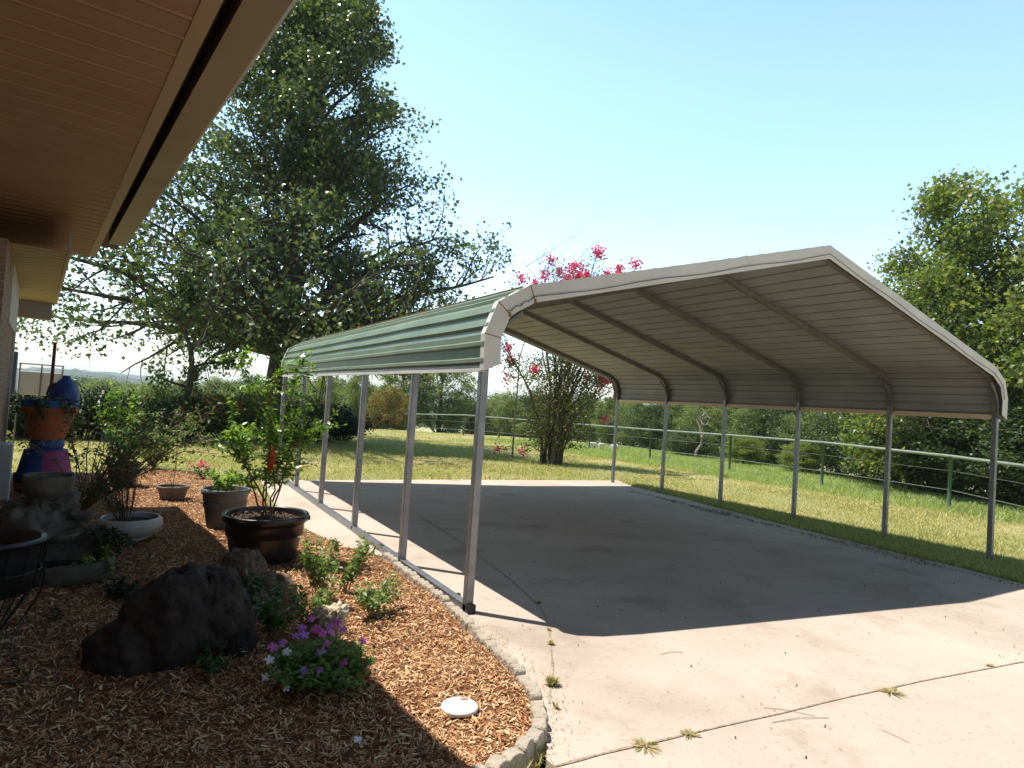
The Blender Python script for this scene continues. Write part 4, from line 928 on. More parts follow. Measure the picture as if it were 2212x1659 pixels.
def stem_plant(root, base, stems, leafm, leaf, per, seed, stem_r=.004, stem_m='twig', ratio=.45, name='foliage', jit=.0, side=.05, droop=-.1, sub=0, subl=.15):
    """stems: list of point lists relative to root; leaves set along every stem"""
    rng = np.random.default_rng(seed); rnd = random.Random(seed); mb = MB(); C = []; D = []
    allst = []
    for pts in stems:
        pts = [Vector(p) for p in pts]; fine = []
        for i in range(len(pts)-1):
            for k in range(4): fine.append(pts[i].lerp(pts[i+1], k/4)+Vector((rnd.gauss(0, jit), rnd.gauss(0, jit), 0)))
        fine.append(pts[-1]); allst.append((fine, stem_r, .25))
        for k in range(sub):
            j = rnd.randint(len(fine)//4, len(fine)-2); d = Vector((rnd.gauss(0, 1), rnd.gauss(0, 1), rnd.uniform(.1, 1.1))).normalized(); L_ = subl*rnd.uniform(.5, 1.3)
            allst.append(([fine[j], fine[j]+d*L_*.5, fine[j]+d*L_+Vector((0, 0, droop*L_))], stem_r*.5, .05))
    for fine, r0, t0 in allst:
        n = len(fine); mb.tube(fine, [r0*(1-.7*i/(n-1)) for i in range(n)], 6, cap=False)
        L_ = sum((fine[i+1]-fine[i]).length for i in range(n-1)); k = max(2, int(per*L_))
        for q in range(k):
            t = t0+(1-t0)*rnd.random(); i = min(n-2, int(t*(n-1))); p_ = fine[i].lerp(fine[i+1], t*(n-1)-i)
            d = Vector((rnd.gauss(0, 1), rnd.gauss(0, 1), rnd.gauss(droop, .5))).normalized(); C.append(p_+d*leaf*.55+d*side*rnd.random()*.5); D.append(d)
    mb.build('stems', M[stem_m], root, True)
    C = np.array([tuple(c) for c in C]); D = np.array([tuple(d) for d in D]); sz = leaf*rng.uniform(.6, 1.25, len(C))
    V, F = leaf_quads(C, sz, sz*ratio, D*2.2, .6, rng); return npmesh(name, V, F, M[leafm], root)

# --- big black nursery pot with a young citrus tree
c = atb(568, 1205)
bp = empty('potted_citrus', c, .3, 'young citrus tree with an orange tag in a large black nursery pot in the sun', 'potted tree')
po_ = pot(bp, .345, .27, .40, M['pot_black'], .018, .055); soil(bp, .325, .335, chips_=420, seed=3)
for k in range(3):
    a = k*2.1+3.7; MB().box((.36*math.cos(a), .36*math.sin(a), .36), (.03, .09, .03), a).build('handle', M['pot_black'], bp)
rr = Vector((math.cos(YAW+.3), -math.sin(YAW+.3), 0)); ff = Vector((math.sin(YAW+.3), math.cos(YAW+.3), 0))
def pc(x, y, d=0.0):   # picture-like offsets in metres in the plant's own frame
    return rr*x+ff*d+Vector((0, 0, y))
st = [[pc(-.02, .33), pc(-.05, .62, .02), pc(-.02, .95, .03), pc(-.16, 1.32, .05), pc(-.30, 1.62, .06), pc(-.36, 1.80, .05)],
      [pc(.01, .33), pc(.05, .60), pc(.03, .9, -.03), pc(.10, 1.25, -.04), pc(.17, 1.60), pc(.20, 1.86, .02)],
      [pc(.0, .33), pc(-.02, .7, -.06), pc(.03, 1.1, -.1), pc(.00, 1.45, -.12), pc(.06, 1.72, -.1)],
      [pc(.03, .33), pc(.10, .66, .06), pc(.13, 1.0, .08), pc(.22, 1.28, .1), pc(.26, 1.5, .1)],
      [pc(-.03, .35), pc(-.15, .60, .05), pc(-.26, .85, .06), pc(-.36, 1.05, .1), pc(-.42, 1.25, .12)],
      [pc(-.02, .5), pc(-.16, .78, -.08), pc(-.30, .98, -.12), pc(-.34, 1.15, -.14)],
      [pc(.05, .75), pc(.16, 1.0, .0), pc(.30, 1.12, .02), pc(.44, 1.18, .04)],
      [pc(.04, .5), pc(.12, .74), pc(.17, .95, .04), pc(.20, 1.08, .05)]]
stem_plant(bp, None, st, 'leaf_citrus', .058, 92, 41, .009, 'twig', .44, jit=.006, sub=14, subl=.26, side=.02)
tg = MB(); tg.V = []; V = []
for i in range(7):
    t = i/6; V += [tuple(pc(.0+.03*math.sin(t*3), 1.0-.22*t, -.09)), tuple(pc(.045+.03*math.sin(t*3), 1.0-.22*t, -.085+.01*math.sin(t*5)))]
tg.add(V, [(2*i, 2*i+1, 2*i+3, 2*i+2) for i in range(6)]); o = tg.build('name_tag', M['tag_red'], bp); so = o.modifiers.new('s', 'SOLIDIFY'); so.thickness = .002
# --- tall grey planter behind it with a leafy plant
c = atb(482, 1138)
gp = empty('grey_planter', c, 0, 'tall grey plastic planter with a bushy light green plant behind the black pot', 'planter')
pot(gp, .235, .165, .42, M['pot_grey'], .006, .05); MB().lathe([(.214, .27), (.222, .272), (.222, .285), (.217, .287)], 44).build('band', M['pot_grey'], gp, True); soil(gp, .22, .36)
st = []; rnd = random.Random(5)
for i in range(9):
    a = rnd.uniform(0, 6.28); L_ = rnd.uniform(.12, .24); st.append([(0, 0, .36), (math.cos(a)*L_*.4, math.sin(a)*L_*.4, .36+L_*.7), (math.cos(a)*L_, math.sin(a)*L_, .36+L_*1.1)])
stem_plant(gp, None, st, 'leaf_citrus', .075, 60, 6, .004, ratio=.6)
# --- white glazed bowl with rosemary
c = atb(278, 1165)
wb = empty('white_bowl_planter', c, 0, 'white glazed low bowl planter with a dark upright rosemary bush', 'planter')
MB().lathe([(0, 0), (.16, 0), (.165, .015), (.15, .02), (.21, .045), (.262, .095), (.272, .14), (.262, .185), (.242, .205), (.232, .203), (.236, .18), (.24, .14), (0, .10)], 52).build('bowl', M['bowl_white'], wb, True)
soil(wb, .232, .155); st = []; rnd = random.Random(8)
for i in range(34):
    a = rnd.uniform(0, 6.28); q = rnd.random()**.6*.24; h = rnd.uniform(.35, .62); st.append([(math.cos(a)*q*.25-.05, math.sin(a)*q*.25, .14), (math.cos(a)*q*.7-.1, math.sin(a)*q*.7, .14+h*.5), (math.cos(a)*q-.14, math.sin(a)*q, .14+h)])
stem_plant(wb, None, st, 'leaf_rosemary', .022, 300, 9, .003, ratio=.2, side=.0)
# --- small brown pot with a thin seedling tree
c = atb(372, 1078)
sp_ = empty('seedling_pot', c, 0, 'low brown stone coloured pot with a thin feathery seedling', 'potted tree')
pot(sp_, .185, .14, .175, M['pot_stone'], .01, .035); soil(sp_, .17, .14)
st = [[(0, 0, .14), (.01, 0, .5), (0, .01, .85), (.0, 0, 1.12)], [(0, 0, .14), (-.05, 0, .26), (-.02, 0, .33)]]
for i in range(16):
    z = .42+.045*i; a = i*2.4; L_ = .23-.006*i; st.append([(0, 0, z), (math.cos(a)*L_*.5, math.sin(a)*L_*.5, z+.07), (math.cos(a)*L_, math.sin(a)*L_, z+.08)])
stem_plant(sp_, None, st, 'leaf_salvia', .03, 75, 10, .005, ratio=.35, side=.01)
# --- dark pot with broad leaved bush
c = atb(262, 1050)
dp_ = empty('dark_potted_bush', c, 0, 'glossy broad leaved bush in a black pot behind the rosemary bowl', 'potted shrub')
pot(dp_, .20, .15, .34, M['pot_black'], .012, .04); soil(dp_, .185, .28); st = []; rnd = random.Random(12)
for i in range(16):
    a = rnd.uniform(0, 6.28); L_ = rnd.uniform(.1, .36); h = rnd.uniform(.3, .62); st.append([(0, 0, .28), (math.cos(a)*L_*.5, math.sin(a)*L_*.5, .28+h*.6), (math.cos(a)*L_, math.sin(a)*L_, .28+h)])
stem_plant(dp_, None, st, 'leaf_vinca', .085, 55, 13, .006, ratio=.62)
# --- leggy shrub between the pots and the wall
c = atb(150, 1120)
ls = empty('leggy_shrub', c, 0, 'open leggy shrub with thin crossing branches in front of the painted pots', 'shrub'); st = []; rnd = random.Random(15)
cr = Vector((math.cos(YAW+.5), -math.sin(YAW+.5), 0)); cf = Vector((math.sin(YAW+.5), math.cos(YAW+.5), 0))
for i in range(26):
    ex = rnd.uniform(-.75, 1.75); ey = rnd.uniform(-.4, .5); ez = rnd.uniform(.75, 1.42)-.12*abs(ex-.7); b = rnd.uniform(.2, .5)
    st.append([(0, 0, 0), tuple(cr*(.28+ex*.22)+cf*ey*.3+Vector((0, 0, .35+.2*b))), tuple(cr*(.2+ex*.7)+cf*ey*.8+Vector((0, 0, .45+ez*.45))), tuple(cr*(.2+ex)+cf*ey+Vector((0, 0, ez)))])
stem_plant(ls, None, st, 'leaf_shrub', .050, 17, 16, .008, 'twig', .5, jit=.012, sub=6, subl=.34)
c = atb(330, 1015, .0)
l2 = empty('leafy_shrub', c, 0, 'sunlit small leaved shrub at the far corner of the mulch bed', 'shrub'); st = []
for i in range(26):
    a = rnd.uniform(0, 6.28); L_ = rnd.uniform(.2, 1.0); h = rnd.uniform(.7, 1.45); st.append([(0, 0, 0), (math.cos(a)*L_*.4, math.sin(a)*L_*.4, h*.5), (math.cos(a)*L_, math.sin(a)*L_, h)])
stem_plant(l2, None, st, 'leaf_salvia', .065, 32, 18, .009, 'twig', .5, sub=5, subl=.3); l2.scale = (.9, .9, .82)
c = atb(440, 1032)
fl = empty('bedding_flower', c, 0, 'small bedding plant with pink red flowers by the bed edge near the carport', 'plant'); st = [[(0, 0, 0), (rnd.gauss(0, .06), rnd.gauss(0, .06), .1), (rnd.gauss(0, .12), rnd.gauss(0, .12), .2)] for i in range(12)]
stem_plant(fl, None, st, 'leaf_vinca', .05, 60, 19, .003)
rng = np.random.default_rng(3); C = rng.normal(size=(40, 3))*np.array([.07, .07, .03])+np.array([-.05, -.05, .24]); V, F = leaf_quads(C, .05, .045, None, .5, rng); npmesh('blossoms', V, F, M['crape_pink'], fl)

# --- tower of painted clay pots
c = atb(92, 1062)
tp_ = empty('painted_pot_tower', c, 0, 'tower of stacked clay pots painted blue, orange and pink beside the house wall', 'garden ornament')
MB().lathe([(0, 0), (.26, 0), (.30, .06), (.31, .12), (.28, .14), (0, .14)], 40).build('saucer', M['terracotta'], tp_, True)
MB().lathe([(.0, .14), (.31, .142), (.315, .24), (.29, .255), (.285, .26)], 40).build('blue_rim', M['paint_blue'], tp_, True)
mbp = MB().lathe([(.285, .261), (.23, .54), (.17, .56), (0, .56)], 40)
mbp.M = [1 if (36 <= (i % 40) or (i % 40) < 4 or 30 <= (i % 40) < 36) and i < 40 else 0 for i in range(len(mbp.F))]
mbp.build('painted_pot', None, tp_, True, [M['paint_blue'], M['paint_pink']])
MB().lathe([(.17, .561), (.19, .60), (.175, .66), (.165, .67)], 40).build('neck', M['paint_blue'], tp_, True)
MB().lathe([(.165, .671), (.20, .72), (.265, .98), (.268, 1.0), (.29, 1.001), (.298, 1.08)], 40).build('clay_pot', M['terracotta'], tp_, True)
MB().lathe([(.299, 1.081), (.303, 1.16), (.292, 1.17), (.275, 1.165), (.27, 1.10), (0, 1.09)], 40).build('blue_rim', M['paint_blue'], tp_, True)
soil(tp_, .27, 1.12)
# things standing in the top pot: blue jug and rusty pipe
b = c+Vector((.14, .04, 1.12))
jg = empty('blue_jug', b, 0, 'dark blue plastic jug upside down in the top pot of the painted tower', 'jug')
o = MB().lathe([(0, 0), (.165, 0), (.17, .03), (.16, .14), (.13, .24), (.085, .31), (.05, .335), (.045, .37), (0, .375)], 30).build('jug_body', M['jug_blue'], jg, True)
MB().tube([(-.14, 0, .06), (-.19, .0, .12), (-.17, 0, .22), (-.10, 0, .27)], .014, 8).build('handle', M['jug_blue'], jg, True)
b = c+Vector((-.01, .02, 1.13)); o = MB().tube([(0, 0, 0), (.0, .0, .78)], .019, 10).build('rusty_pipe', M['rusty'], None, True); o.location = b; tag(o, 'thin rusty pipe standing upright in the painted pot tower', 'pipe')
# green trailing plant of the top pot
st = []; rnd = random.Random(22)
tpl = empty('trailing_plant', c+Vector((0, 0, 1.12)), 0, 'dark trailing plant growing round the painted pot tower', 'plant')
for i in range(14):
    a = rnd.uniform(2.0, 5.8); L_ = rnd.uniform(.25, .6); st.append([(0, 0, 0), (math.cos(a)*.3, math.sin(a)*.3, .06), (math.cos(a)*(.3+L_*.3), math.sin(a)*(.3+L_*.3), .0-L_*.5)])
stem_plant(tpl, None, st, 'leaf_hedge', .07, 40, 23, .004)
# wire cage with pale cloth far behind the tower
q = far(78, 14.5); cg = empty('garden_cage', q, .2, 'low wire cage with a pale faded cover behind the painted pot tower', 'cage')
zt = zat(86, 788, 14.5)-q.z; bevel(MB().box((0, 0, zt-.34), (.60, .5, .42)).build('cover', M['cage_white'], cg), .02)
for x in (-.31, 0, .31):
    MB().tube([(x, -.26, 0), (x, -.26, zt)], .012, 6).build('post', M['galv_dull'], cg)
MB().tube([(-.33, -.26, zt), (.33, -.26, zt)], .012, 6).build('rail', M['galv_dull'], cg)

# --- rocks: displaced solids
def rock(name, parts, m, lb, cat, seed, parent=None, loc=(0, 0, 0), sub=5, amp=.18, freq=3.2, strat=0):
    bm = bmesh.new()
    for (cx_, cy_, cz_), (sx_, sy_, sz_), rot in parts:
        b_ = bmesh.new(); bmesh.ops.create_icosphere(b_, subdivisions=sub, radius=1)
        for v in b_.verts:
            n_ = v.co.normalized(); f = 1+amp*noise.fractal(n_*freq*.5+Vector((seed, cx_*3, cz_)), 1, 2.1, 5)*1.4+amp*.5*noise.noise(n_*freq*2.2+Vector((seed*2, 0, 0)))
            vd = noise.voronoi(n_*freq*.9+Vector((seed, 0, 0)))[0]; f += amp*.9*(min(.5, vd[1]-vd[0])-.25)
            if strat: f += strat*math.sin((n_.x*2+n_.z*1.1+.5*noise.noise(n_*3))*14)
            w2 = Vector((n_.x*sx_*f, n_.y*sy_*f, n_.z*sz_*f)); w2.rotate(Matrix.Rotation(rot, 3, 'Z')); v.co = w2+Vector((cx_, cy_, cz_))
        me_ = bpy.data.meshes.new('t'); b_.to_mesh(me_); bm.from_mesh(me_); b_.free(); bpy.data.meshes.remove(me_)
    me = bpy.data.meshes.new(name); bm.to_mesh(me); bm.free(); me.materials.append(m); me.polygons.foreach_set('use_smooth', np.ones(len(me.polygons), bool))
    o = link(bpy.data.objects.new(name, me), parent); o.location = loc
    if not parent: tag(o, lb, cat)
    return o
vr = Vector((math.cos(YAW-.35), -math.sin(YAW-.35), 0)); vf = Vector((math.sin(YAW-.35), math.cos(YAW-.35), 0))
def off(x, y, z): return tuple(vr*x+vf*y+Vector((0, 0, z)))
c = atb(360, 1425)
rock('dark_boulder', [(off(.04, .05, .20), (.27, .23, .28), .3), (off(-.15, .0, .05), (.24, .22, .20), .4), (off(.20, .08, .24), (.17, .18, .22), .5), (off(.30, .12, .10), (.12, .15, .22), .5)], M['rock_dark'], 'largest almost black weathered boulder with a hollow side in the shaded mulch', 'boulder', 3, None, c, amp=.13, freq=2.4)
c = atb(560, 1310)
rock('brown_boulder', [(off(-.12, .05, .13), (.17, .18, .27), .2), (off(.06, .0, .05), (.19, .16, .20), -.2), (off(-.02, -.1, .0), (.2, .16, .16), 0)], M['rock_brown'], 'brown boulder with a sunlit ridge leaning against the black citrus pot', 'boulder', 9, None, c, amp=.14, freq=2.6)
c = atb(712, 1392)
rock('cream_rock', [((0, 0, .11), (.075, .07, .10), .2), (off(.03, .0, .19), (.075, .06, .055), .8), (off(-.05, .02, .18), (.05, .05, .045), .8)], M['cream_stone'], 'cream coral like rock standing among the green stems behind the vinca', 'garden rock', 14, None, c, sub=4, amp=.38, freq=5)

# --- cast stone fountain with basin
c = atb(118, 1250)
fo = empty('garden_fountain', c, 0, 'weathered cast stone fountain with a round basin and rock tower at the left', 'fountain')
def ring(cx, cy, r0, r1, h, z, seed, m='cast_stone', name='basin', sq=(1, .85)):
    return MB().lathe([(r1*.85, z), (r1*.98, z+.02), (r1, z+h*.8), (r1*.985, z+h), (r1*.92, z+h), (r0, z+h*.75), (r0*.9, z+h*.35), (0, z+h*.3)], 56, (cx, cy, 0), wob=.035, seed=seed, squash=sq).build(name, M[m], fo, True)
ring(.02, -.02, .31, .37, .17, 0, 1)
MB().lathe([(0, .09), (.28, .09)], 40, (.02, -.02, 0), squash=(1, .85)).build('water', mat('water', (.01, .012, .014), .05), fo)
rock('rock_tower', [((-.22, .42, .22), (.30, .26, .34), .3), ((-.12, .52, .45), (.20, .18, .24), 0), ((-.42, .30, .16), (.24, .2, .24), .7), ((.05, .45, .14), (.22, .18, .2), 0), ((-.3, .05, .2), (.16, .14, .16), .3)], M['cast_stone'], '', '', 21, fo, (0, 0, 0), 5, .22)
MB().lathe([(0, .55), (.12, .56), (.165, .66), (.185, .78), (.178, .80), (.16, .79), (.14, .68), (0, .66)], 36, (-.14, .50, 0), wob=.02, seed=4).build('top_cup', M['cast_stone'], fo, True)
MB().lathe([(0, .40), (.07, .41), (.095, .46), (.09, .475), (.075, .46), (0, .44)], 24, (.12, .36, 0), wob=.015, seed=6).build('small_cup', M['cast_stone'], fo, True)
MB().lathe([(0, .26), (.10, .27), (.14, .33), (.13, .345), (.11, .33), (0, .3)], 24, (-.02, .16, 0), wob=.02, seed=8).build('middle_cup', M['cast_stone'], fo, True)
fo.scale = (.95, .95, .86)
fv = empty('fountain_ivy', c+Vector((.2, .2, 0)), 0, 'dark green ivy trailing over the right rim of the stone fountain', 'plant'); st = []; rnd = random.Random(33)
for i in range(22):
    a = rnd.uniform(-1.4, 1.6); L_ = rnd.uniform(.1, .34); st.append([(-.05, .15, .32), (math.cos(a)*L_*.6, math.sin(a)*L_*.6, .26), (math.cos(a)*L_+.05, math.sin(a)*L_, rnd.uniform(.02, .2))])
stem_plant(fv, None, st, 'leaf_hedge', .045, 70, 34, .003)

# --- wire basket planter, bottom left
c = atb(-33, 1402)
bk = empty('wire_basket_planter', c, 0, 'black pot on a spindly wire stand at the left edge near the fountain', 'planter')
MB().lathe([(0, .30), (.17, .30), (.205, .50), (.21, .56), (.225, .565), (.228, .585), (.215, .59), (.2, .58), (.195, .52), (0, .50)], 40).build('pot', M['pot_black'], bk, True)
for zz_, rr_ in ((.575, .234), (.42, .215)):
    MB().tube([(rr_*math.cos(a*.1571), rr_*math.sin(a*.1571), zz_) for a in range(41)], .005, 5).build('ring', M['black'], bk, True)
for i in range(16):
    a = i*math.pi/8; MB().tube([(.234*math.cos(a), .234*math.sin(a), .575), (.21*math.cos(a), .21*math.sin(a), .36), (.03*math.cos(a), .03*math.sin(a), .05), (.05*math.cos(a), .05*math.sin(a), .0)], .004, 5).build('wire', M['black'], bk, True)
cable = [(96, 1222, .45), (92, 1262, .3), (80, 1290, .18), (52, 1330, .05), (30, 1372, .01), (25, 1410, .01), (34, 1440, .01), (60, 1462, .01), (48, 1478, .01), (0, 1482, .01)]
pts = []
for x, y, dz in cable:
    q = at(x, y, .03+dz); pts.append((q.x, q.y, q.z if dz > .02 else Gb(q.x, q.y)+.012))
fine = []
for i in range(len(pts)-1):
    p0 = Vector(pts[max(i-1, 0)]); p1 = Vector(pts[i]); p2 = Vector(pts[i+1]); p3 = Vector(pts[min(i+2, len(pts)-1)])
    for k in range(6):
        t = k/6; fine.append(.5*((2*p1)+(p2-p0)*t+(2*p0-5*p1+4*p2-p3)*t*t+(3*p1-p0-3*p2+p3)*t**3))
fine.append(Vector(pts[-1])); tag(MB().tube(fine, .005, 7).build('black_cable', M['black'], None, True), 'thin black cable curling down from the wire stand across the mulch', 'cable')

# --- vinca with pink, violet and white flowers
c = atb(688, 1478)
vc = empty('vinca_plant', c, 0, 'low round vinca plant with purple pink and white flowers in the mulch', 'flower'); st = []; rnd = random.Random(41)
for i in range(120):
    a = rnd.uniform(0, 6.28); L_ = .30*rnd.random()**.5; h = .25*math.sqrt(max(.05, 1-(L_/.335)**2))*rnd.uniform(.7, 1.05); st.append([(math.cos(a)*.02, math.sin(a)*.02, 0), (math.cos(a)*L_*.7, math.sin(a)*L_*.7, h*.6), (math.cos(a)*L_, math.sin(a)*L_, h)])
stem_plant(vc, None, st, 'leaf_salvia', .050, 80, 42, .002, 'twig', .5, side=.01)
def flower_mesh(seed):
    mb = MB(); r_ = .021
    for k in range(5):
        a = k*1.2566+seed; ca, sa = math.cos(a), math.sin(a); pa = [(0, 0, 0), (ca*r_*.45-sa*r_*.30, sa*r_*.45+ca*r_*.30, .003), (ca*r_*1.05-sa*r_*.42, sa*r_*1.05+ca*r_*.42, .0+.0006*k), (ca*r_*1.3, sa*r_*1.3, -.003+.0006*k), (ca*r_*1.05+sa*r_*.42, sa*r_*1.05-ca*r_*.42, .003), (ca*r_*.45+sa*r_*.30, sa*r_*.45-ca*r_*.30, .003)]
        mb.add(pa, [(0, 5, 4, 3, 2, 1)])
    return mb
fp = None; cams = (Vector(CAM)-c).normalized(); cx = cams.cross(Vector((0, 0, 1))).normalized()*-1
petal = {}
spots = [('vinca_pink', -.27, .22, .0), ('vinca_violet', -.22, .25, .02), ('vinca_violet', -.15, .27, -.05), ('vinca_violet', -.10, .29, .0), ('vinca_pink', -.04, .30, -.08), ('vinca_pink', .0, .31, .05), ('vinca_pink', .05, .30, 0), ('vinca_pink', .03, .26, .1), ('vinca_violet', .0, .23, .16), ('vinca_pink', .12, .30, -.06), ('vinca_pink', .24, .24, .0), ('vinca_violet', -.08, .15, .24), ('vinca_violet', .0, .15, .24), ('vinca_pink', .13, .17, .2), ('vinca_pink', .26, .13, .08), ('vinca_violet', -.12, .30, -.1), ('vinca_pink', -.07, .36, -.1),
         ('vinca_white', -.28, .17, .08), ('vinca_white', -.19, .22, .1), ('vinca_white', -.29, .09, .14), ('vinca_white', -.21, .11, .2), ('vinca_white', -.17, .06, .25), ('vinca_pink', .08, .33, -.1), ('vinca_violet', .04, .33, -.02)]
for i, (mk, x, z, d) in enumerate(spots):
    if mk not in petal:
        o = flower_mesh(.3).build('flower', M[mk], vc); petal[mk] = o
    else: o = petal[mk].copy(); COL.objects.link(o); o.parent = vc
    o.location = cx*x*.95+Vector((cams.x, cams.y, 0))*d*.8+Vector((0, 0, z*.93)); o.scale = (rnd.uniform(.85, 1.25),)*3; o.rotation_euler = (cams+Vector((rnd.gauss(0, .35), rnd.gauss(0, .35), rnd.uniform(.2, 1.0)))).to_track_quat('Z', 'Y').to_euler()
vc.scale = (.9, .9, .88)
q = atb(775, 1608); o = flower_mesh(1.1).build('fallen_flower', M['vinca_white'], None); o.location = q+Vector((0, 0, .015)); o.rotation_euler = (.3, .3, 0); tag(o, 'single white fallen flower on the mulch at the shade edge', 'flower')

# --- sprawling green perennials
def perennial(px, py, lb, n, h, sp, seed, leaf=.048, m='leaf_salvia', lean=(0, 0), per=120, cat='plant'):
    c_ = atb(px, py); r_ = empty('green_perennial', c_, 0, lb, cat, 'sprawling green perennials around the boulders'); rn = random.Random(seed); st = []
    for i in range(n):
        a = rn.uniform(0, 6.28); L_ = sp*rn.uniform(.3, 1); hh = h*rn.uniform(.6, 1.05); lx, ly = lean
        st.append([(rn.gauss(0, .02), rn.gauss(0, .02), 0), (math.cos(a)*L_*.45+lx*.3, math.sin(a)*L_*.45+ly*.3, hh*.55), (math.cos(a)*L_+lx, math.sin(a)*L_+ly, hh)])
    stem_plant(r_, None, st, m, leaf, per, seed, .0035, 'twig', .38, side=.015); return r_
R3 = Vector((math.cos(YAW-.3), -math.sin(YAW-.3)))
perennial(690, 1300, 'sunny upright green plant right of the black citrus pot', 12, .50, .16, 51)
perennial(742, 1282, 'sunny green plant with leaning tips nearest the scalloped edging', 10, .42, .20, 52, lean=(R3.x*.10, R3.y*.10))
perennial(800, 1335, 'wide drooping green plant above the pink vinca, toward the driveway', 16, .25, .27, 53, lean=(R3.x*.10, R3.y*.10))
perennial(665, 1370, 'green plant half in shade behind the cream rock', 10, .34, .18, 54)
perennial(590, 1385, 'shaded green plant in front of the brown boulder', 14, .36, .2, 55, m='leaf_vinca')
perennial(530, 1330, 'shaded small plant growing over the top of the brown boulder', 7, .33, .12, 56, m='leaf_vinca')
perennial(465, 1455, 'low dark shaded plant at the foot of the large dark boulder', 6, .14, .16, 57, m='leaf_vinca')
perennial(262, 1290, 'spreading shaded plant right of the fountain basin', 14, .13, .22, 58, m='leaf_hedge')
perennial(215, 1255, 'shaded weedy plant at the right rim of the fountain', 12, .22, .16, 59, m='leaf_salvia')
perennial(125, 1345, 'tiny dark weed alone in the shaded mulch left of the large boulder', 6, .07, .10, 60, .03, m='leaf_hedge')

# --- white disc
c = atb(992, 1538); dc = empty('stepping_stone', c+Vector((0, 0, .01)), 0, 'small round white stepping stone lying on the sunny mulch', 'stepping stone')
MB().lathe([(0, 0), (.088, 0), (.09, .012), (.085, .018), (0.001, .019)], 44).build('disc', M['disc'], dc, True)
mk = MB().lathe([(0, 0), (.02, 0)], 14, squash=(1, .62)).build('leaf_mark', M['disc_mark'], dc); mk.location = (.045, .045, .0205); mk.rotation_euler = (0, 0, -.4)

# --- scalloped edging blocks
E_PTS = [(838, 1213), (900, 1262), (985, 1330), (1045, 1392), (1100, 1447), (1145, 1495), (1170, 1540), (1172, 1600), (1120, 1655)]
W_ = [at(*p) for p in E_PTS]; W_ += [Vector((-.98, -2.02, 0)), Vector((-1.5, -2.12, 0))]
def along(P):
    out = [P[0]]
    for i in range(len(P)-1):
        k = max(2, int((P[i+1]-P[i]).length/.01)); out += [P[i].lerp(P[i+1], j/k) for j in range(1, k+1)]
    return out
A_ = along(W_); d_ = 0; last = 0; blk = None; rnd = random.Random(6); count = 0; nextd = .0
mbk = MB(); wv = .094; prof = []
for k in range(9):
    a = math.pi*k/8; prof.append((-math.cos(a)*wv/2, .055+.028*math.sin(a)))
Vb = []; 
for y_ in (-.032, .032):
    for x_, z_ in [(-wv/2, -.06)]+prof+[(wv/2, -.06)]: Vb.append((x_, y_, z_))
nb_ = 11; mbk.add(Vb, [tuple(range(nb_)), tuple(reversed(range(nb_, 2*nb_)))]+[((i+1) % nb_, i, nb_+i, nb_+(i+1) % nb_) for i in range(nb_)])
proto_b = bevel(mbk.build('edging_block', M['edging']), .009, 3)
lab = lambda i, n: ('scalloped edging block of the row between mulch and driveway')
positions = []
for i in range(1, len(A_)):
    d_ += (A_[i]-A_[i-1]).length
    if d_ >= nextd:
        t = (A_[min(i+2, len(A_)-1)]-A_[i-1]); positions.append((A_[i], math.atan2(t.y, t.x))); nextd = d_+.098
for k, (q, a) in enumerate(positions):
    o = proto_b if k == 0 else proto_b.copy()
    if k: COL.objects.link(o)
    o.location = (q.x-.02, q.y, float(G(q.x, q.y))+rnd.uniform(-.012, .008)); o.rotation_euler = (rnd.gauss(0, .05), rnd.gauss(0, .06), a+rnd.gauss(0, .07)); o.scale = (1, rnd.uniform(.9, 1.15), rnd.uniform(.9, 1.1))
    tag(o, 'grey brown scalloped edging block in the curved row between mulch bed and driveway', 'edging block', 'scalloped edging blocks along the mulch bed')
# loose dark bricks at the back end of the bed
for px, py, lb in ((722, 1178, 'small dark broken brick at the back end of the bed edge'), (777, 1192, 'flat dark stone chip beside the broken brick')):
    q = at(px, py); o = rock('brick_piece', [((0, 0, .02), (.05, .03, .025), .3)], M['rock_brown'], lb, 'brick', px, None, q, 3, .1)

# --- weeds and litter on the slab
def tuft(px, py, lb, n, h, sp, seed, m='weed_dry'):
    q = at(px, py); h *= .6; sp *= .62; n = int(n*1.5); rng = np.random.default_rng(seed); a = rng.uniform(0, 6.28, n); r_ = rng.uniform(.1, 1, n)*sp; hh = h*rng.uniform(.4, 1, n); b = np.stack([np.cos(a)*r_*.25, np.sin(a)*r_*.25, np.zeros(n)], 1); t = np.stack([np.cos(a)*r_, np.sin(a)*r_, hh], 1)
    s = np.stack([-np.sin(a), np.cos(a), np.zeros(n)], 1)*.0035; mdd = b*.45+t*.55+np.array([0, 0, 1])*hh[:, None]*.25
    V = np.stack([b-s, b+s, mdd+s, mdd-s, t], 1).reshape(-1, 3); base = np.arange(n)[:, None]*5; F = [tuple(f) for f in np.concatenate([base+np.array([[0, 1, 2, 3]])])]+[tuple(f) for f in base+np.array([[3, 2, 4]])]
    o = npmesh('weed_tuft', V, F, M[m]); o.location = q; tag(o, lb, 'weed'); return o
tuft(1192, 1480, 'largest grass weed in the driveway joint beside the edging blocks', 130, .075, .10, 1)
tuft(1190, 1392, 'small dry weed in the joint above the largest weed', 50, .04, .06, 2)
tuft(1186, 1362, 'tiny weed in the joint just below the shadow edge', 26, .03, .045, 3)
tuft(1165, 1303, 'tiny green weed at the curved shadow edge of the carport', 26, .03, .06, 4)
tuft(1925, 1497, 'dry sprawling weed in the long front joint, right part', 48, .028, .16, 5)
tuft(1490, 1588, 'dry brown weed in the long front joint, middle part', 34, .022, .10, 6)
tuft(1395, 1612, 'widest brown dry weed in the long front joint, left part', 44, .022, .16, 7)
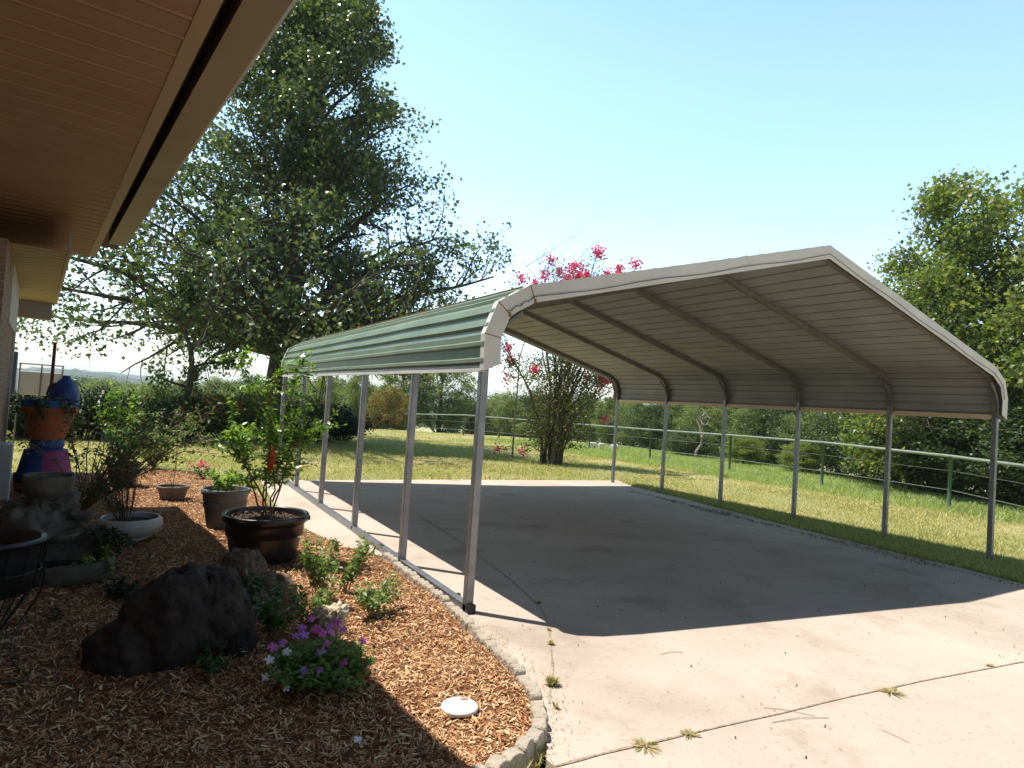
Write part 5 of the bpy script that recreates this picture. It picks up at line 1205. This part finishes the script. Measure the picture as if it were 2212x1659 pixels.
tuft(2140, 1440, 'faint small weed in the long front joint near the right edge', 30, .02, .09, 8)
tuft(1200, 1530, 'thin seedling weed standing against the lowest edging blocks', 16, .06, .05, 9)
rngl = random.Random(99); mb = MB()
for i, (xa, ya, xb, yb) in enumerate([(1650, 1530, 1760, 1548), (1668, 1562, 1790, 1552), (1905, 1578, 1965, 1606), (1428, 1415, 1475, 1410)]):
    a_, b_ = at(xa, ya), at(xb, yb); mid = a_.lerp(b_, .5)+Vector((0, .02, .006))
    o = MB().tube([a_+Vector((0, 0, .004)), mid, b_+Vector((0, 0, .004))], .0018, 5).build('dry_twig', M['dry_stick']); tag(o, ['upper of two crossing dry twigs on the driveway', 'lower of two crossing dry twigs on the driveway', 'bent dry twig lying nearest the right front joint', 'pale dry stick lying on the carport shadow edge'][i], 'twig')
# scattered crumbs and leaf bits
rng = np.random.default_rng(55); n = 520; px = rng.uniform(-.3, 6.2, n*3); py = rng.uniform(-2.4, 6.5, n*3); ok = inside(SP, px, py) & (px > .15); px, py = px[ok][:n], py[ok][:n]; n = len(px)
C = np.stack([px, py, G(px, py)+.006], 1); V, F = leaf_quads(C, rng.uniform(.008, .035, n), rng.uniform(.005, .012, n), np.array([0, 0, -.6]), 1.5, rng)
tag(npmesh('leaf_litter', V, F, M['soil_chips']), kind='stuff')
# brown litter along the right edge of the slab
n = 9000; px = rng.uniform(5.9, 7.0, n); py = rng.uniform(-2.2, 6.4, n); ex = 6.14+.095*(py+1.0)*(py > -1); w1 = .16+.07*np.sin(py*2.1)+.05*np.sin(py*5.3); ok = np.abs(px-ex-.16) < w1*rng.random(n)**.5; px, py = px[ok], py[ok]; n = len(px)
C = np.stack([px, py, G(px, py)+.008+rng.uniform(0, .012, n)], 1); V, F = leaf_quads(C, rng.uniform(.015, .06, n), rng.uniform(.006, .02, n), np.array([0, 0, -.3]), 1.5, rng)
tag(npmesh('edge_litter', V, F, M['straw']), kind='stuff')
# chips spilled over the edging onto the slab
n = 900; k_ = rng.integers(0, len(positions), n); C = np.array([[positions[k][0].x, positions[k][0].y, 0] for k in k_])+np.stack([np.abs(rng.normal(size=n))*.09+.03, rng.normal(size=n)*.05, np.zeros(n)], 1); C[:, 2] = G(C[:, 0], C[:, 1])+.006
V, F = leaf_quads(C, rng.uniform(.008, .03, n), rng.uniform(.002, .006, n), np.array([0, 0, -.3]), 1.5, rng); tag(npmesh('spilled_chips', V, F, M['chips']), kind='stuff')

# ------------------------------------------------------------------ thin summer haze
hz = MB().box((0, 0, 14.0), (5800, 5800, 76)).build('haze', mat('haze', (1, 1, 1)), None); tag(hz, kind='stuff')
hm = hz.data.materials[0]; hm.node_tree.nodes.clear(); hn = hm.node_tree.nodes; ho = hn.new('ShaderNodeOutputMaterial'); pv = hn.new('ShaderNodeVolumePrincipled')
pv.inputs['Color'].default_value = (.80, .90, 1, 1); pv.inputs['Density'].default_value = .00045; hm.node_tree.links.new(pv.outputs[0], ho.inputs['Volume'])
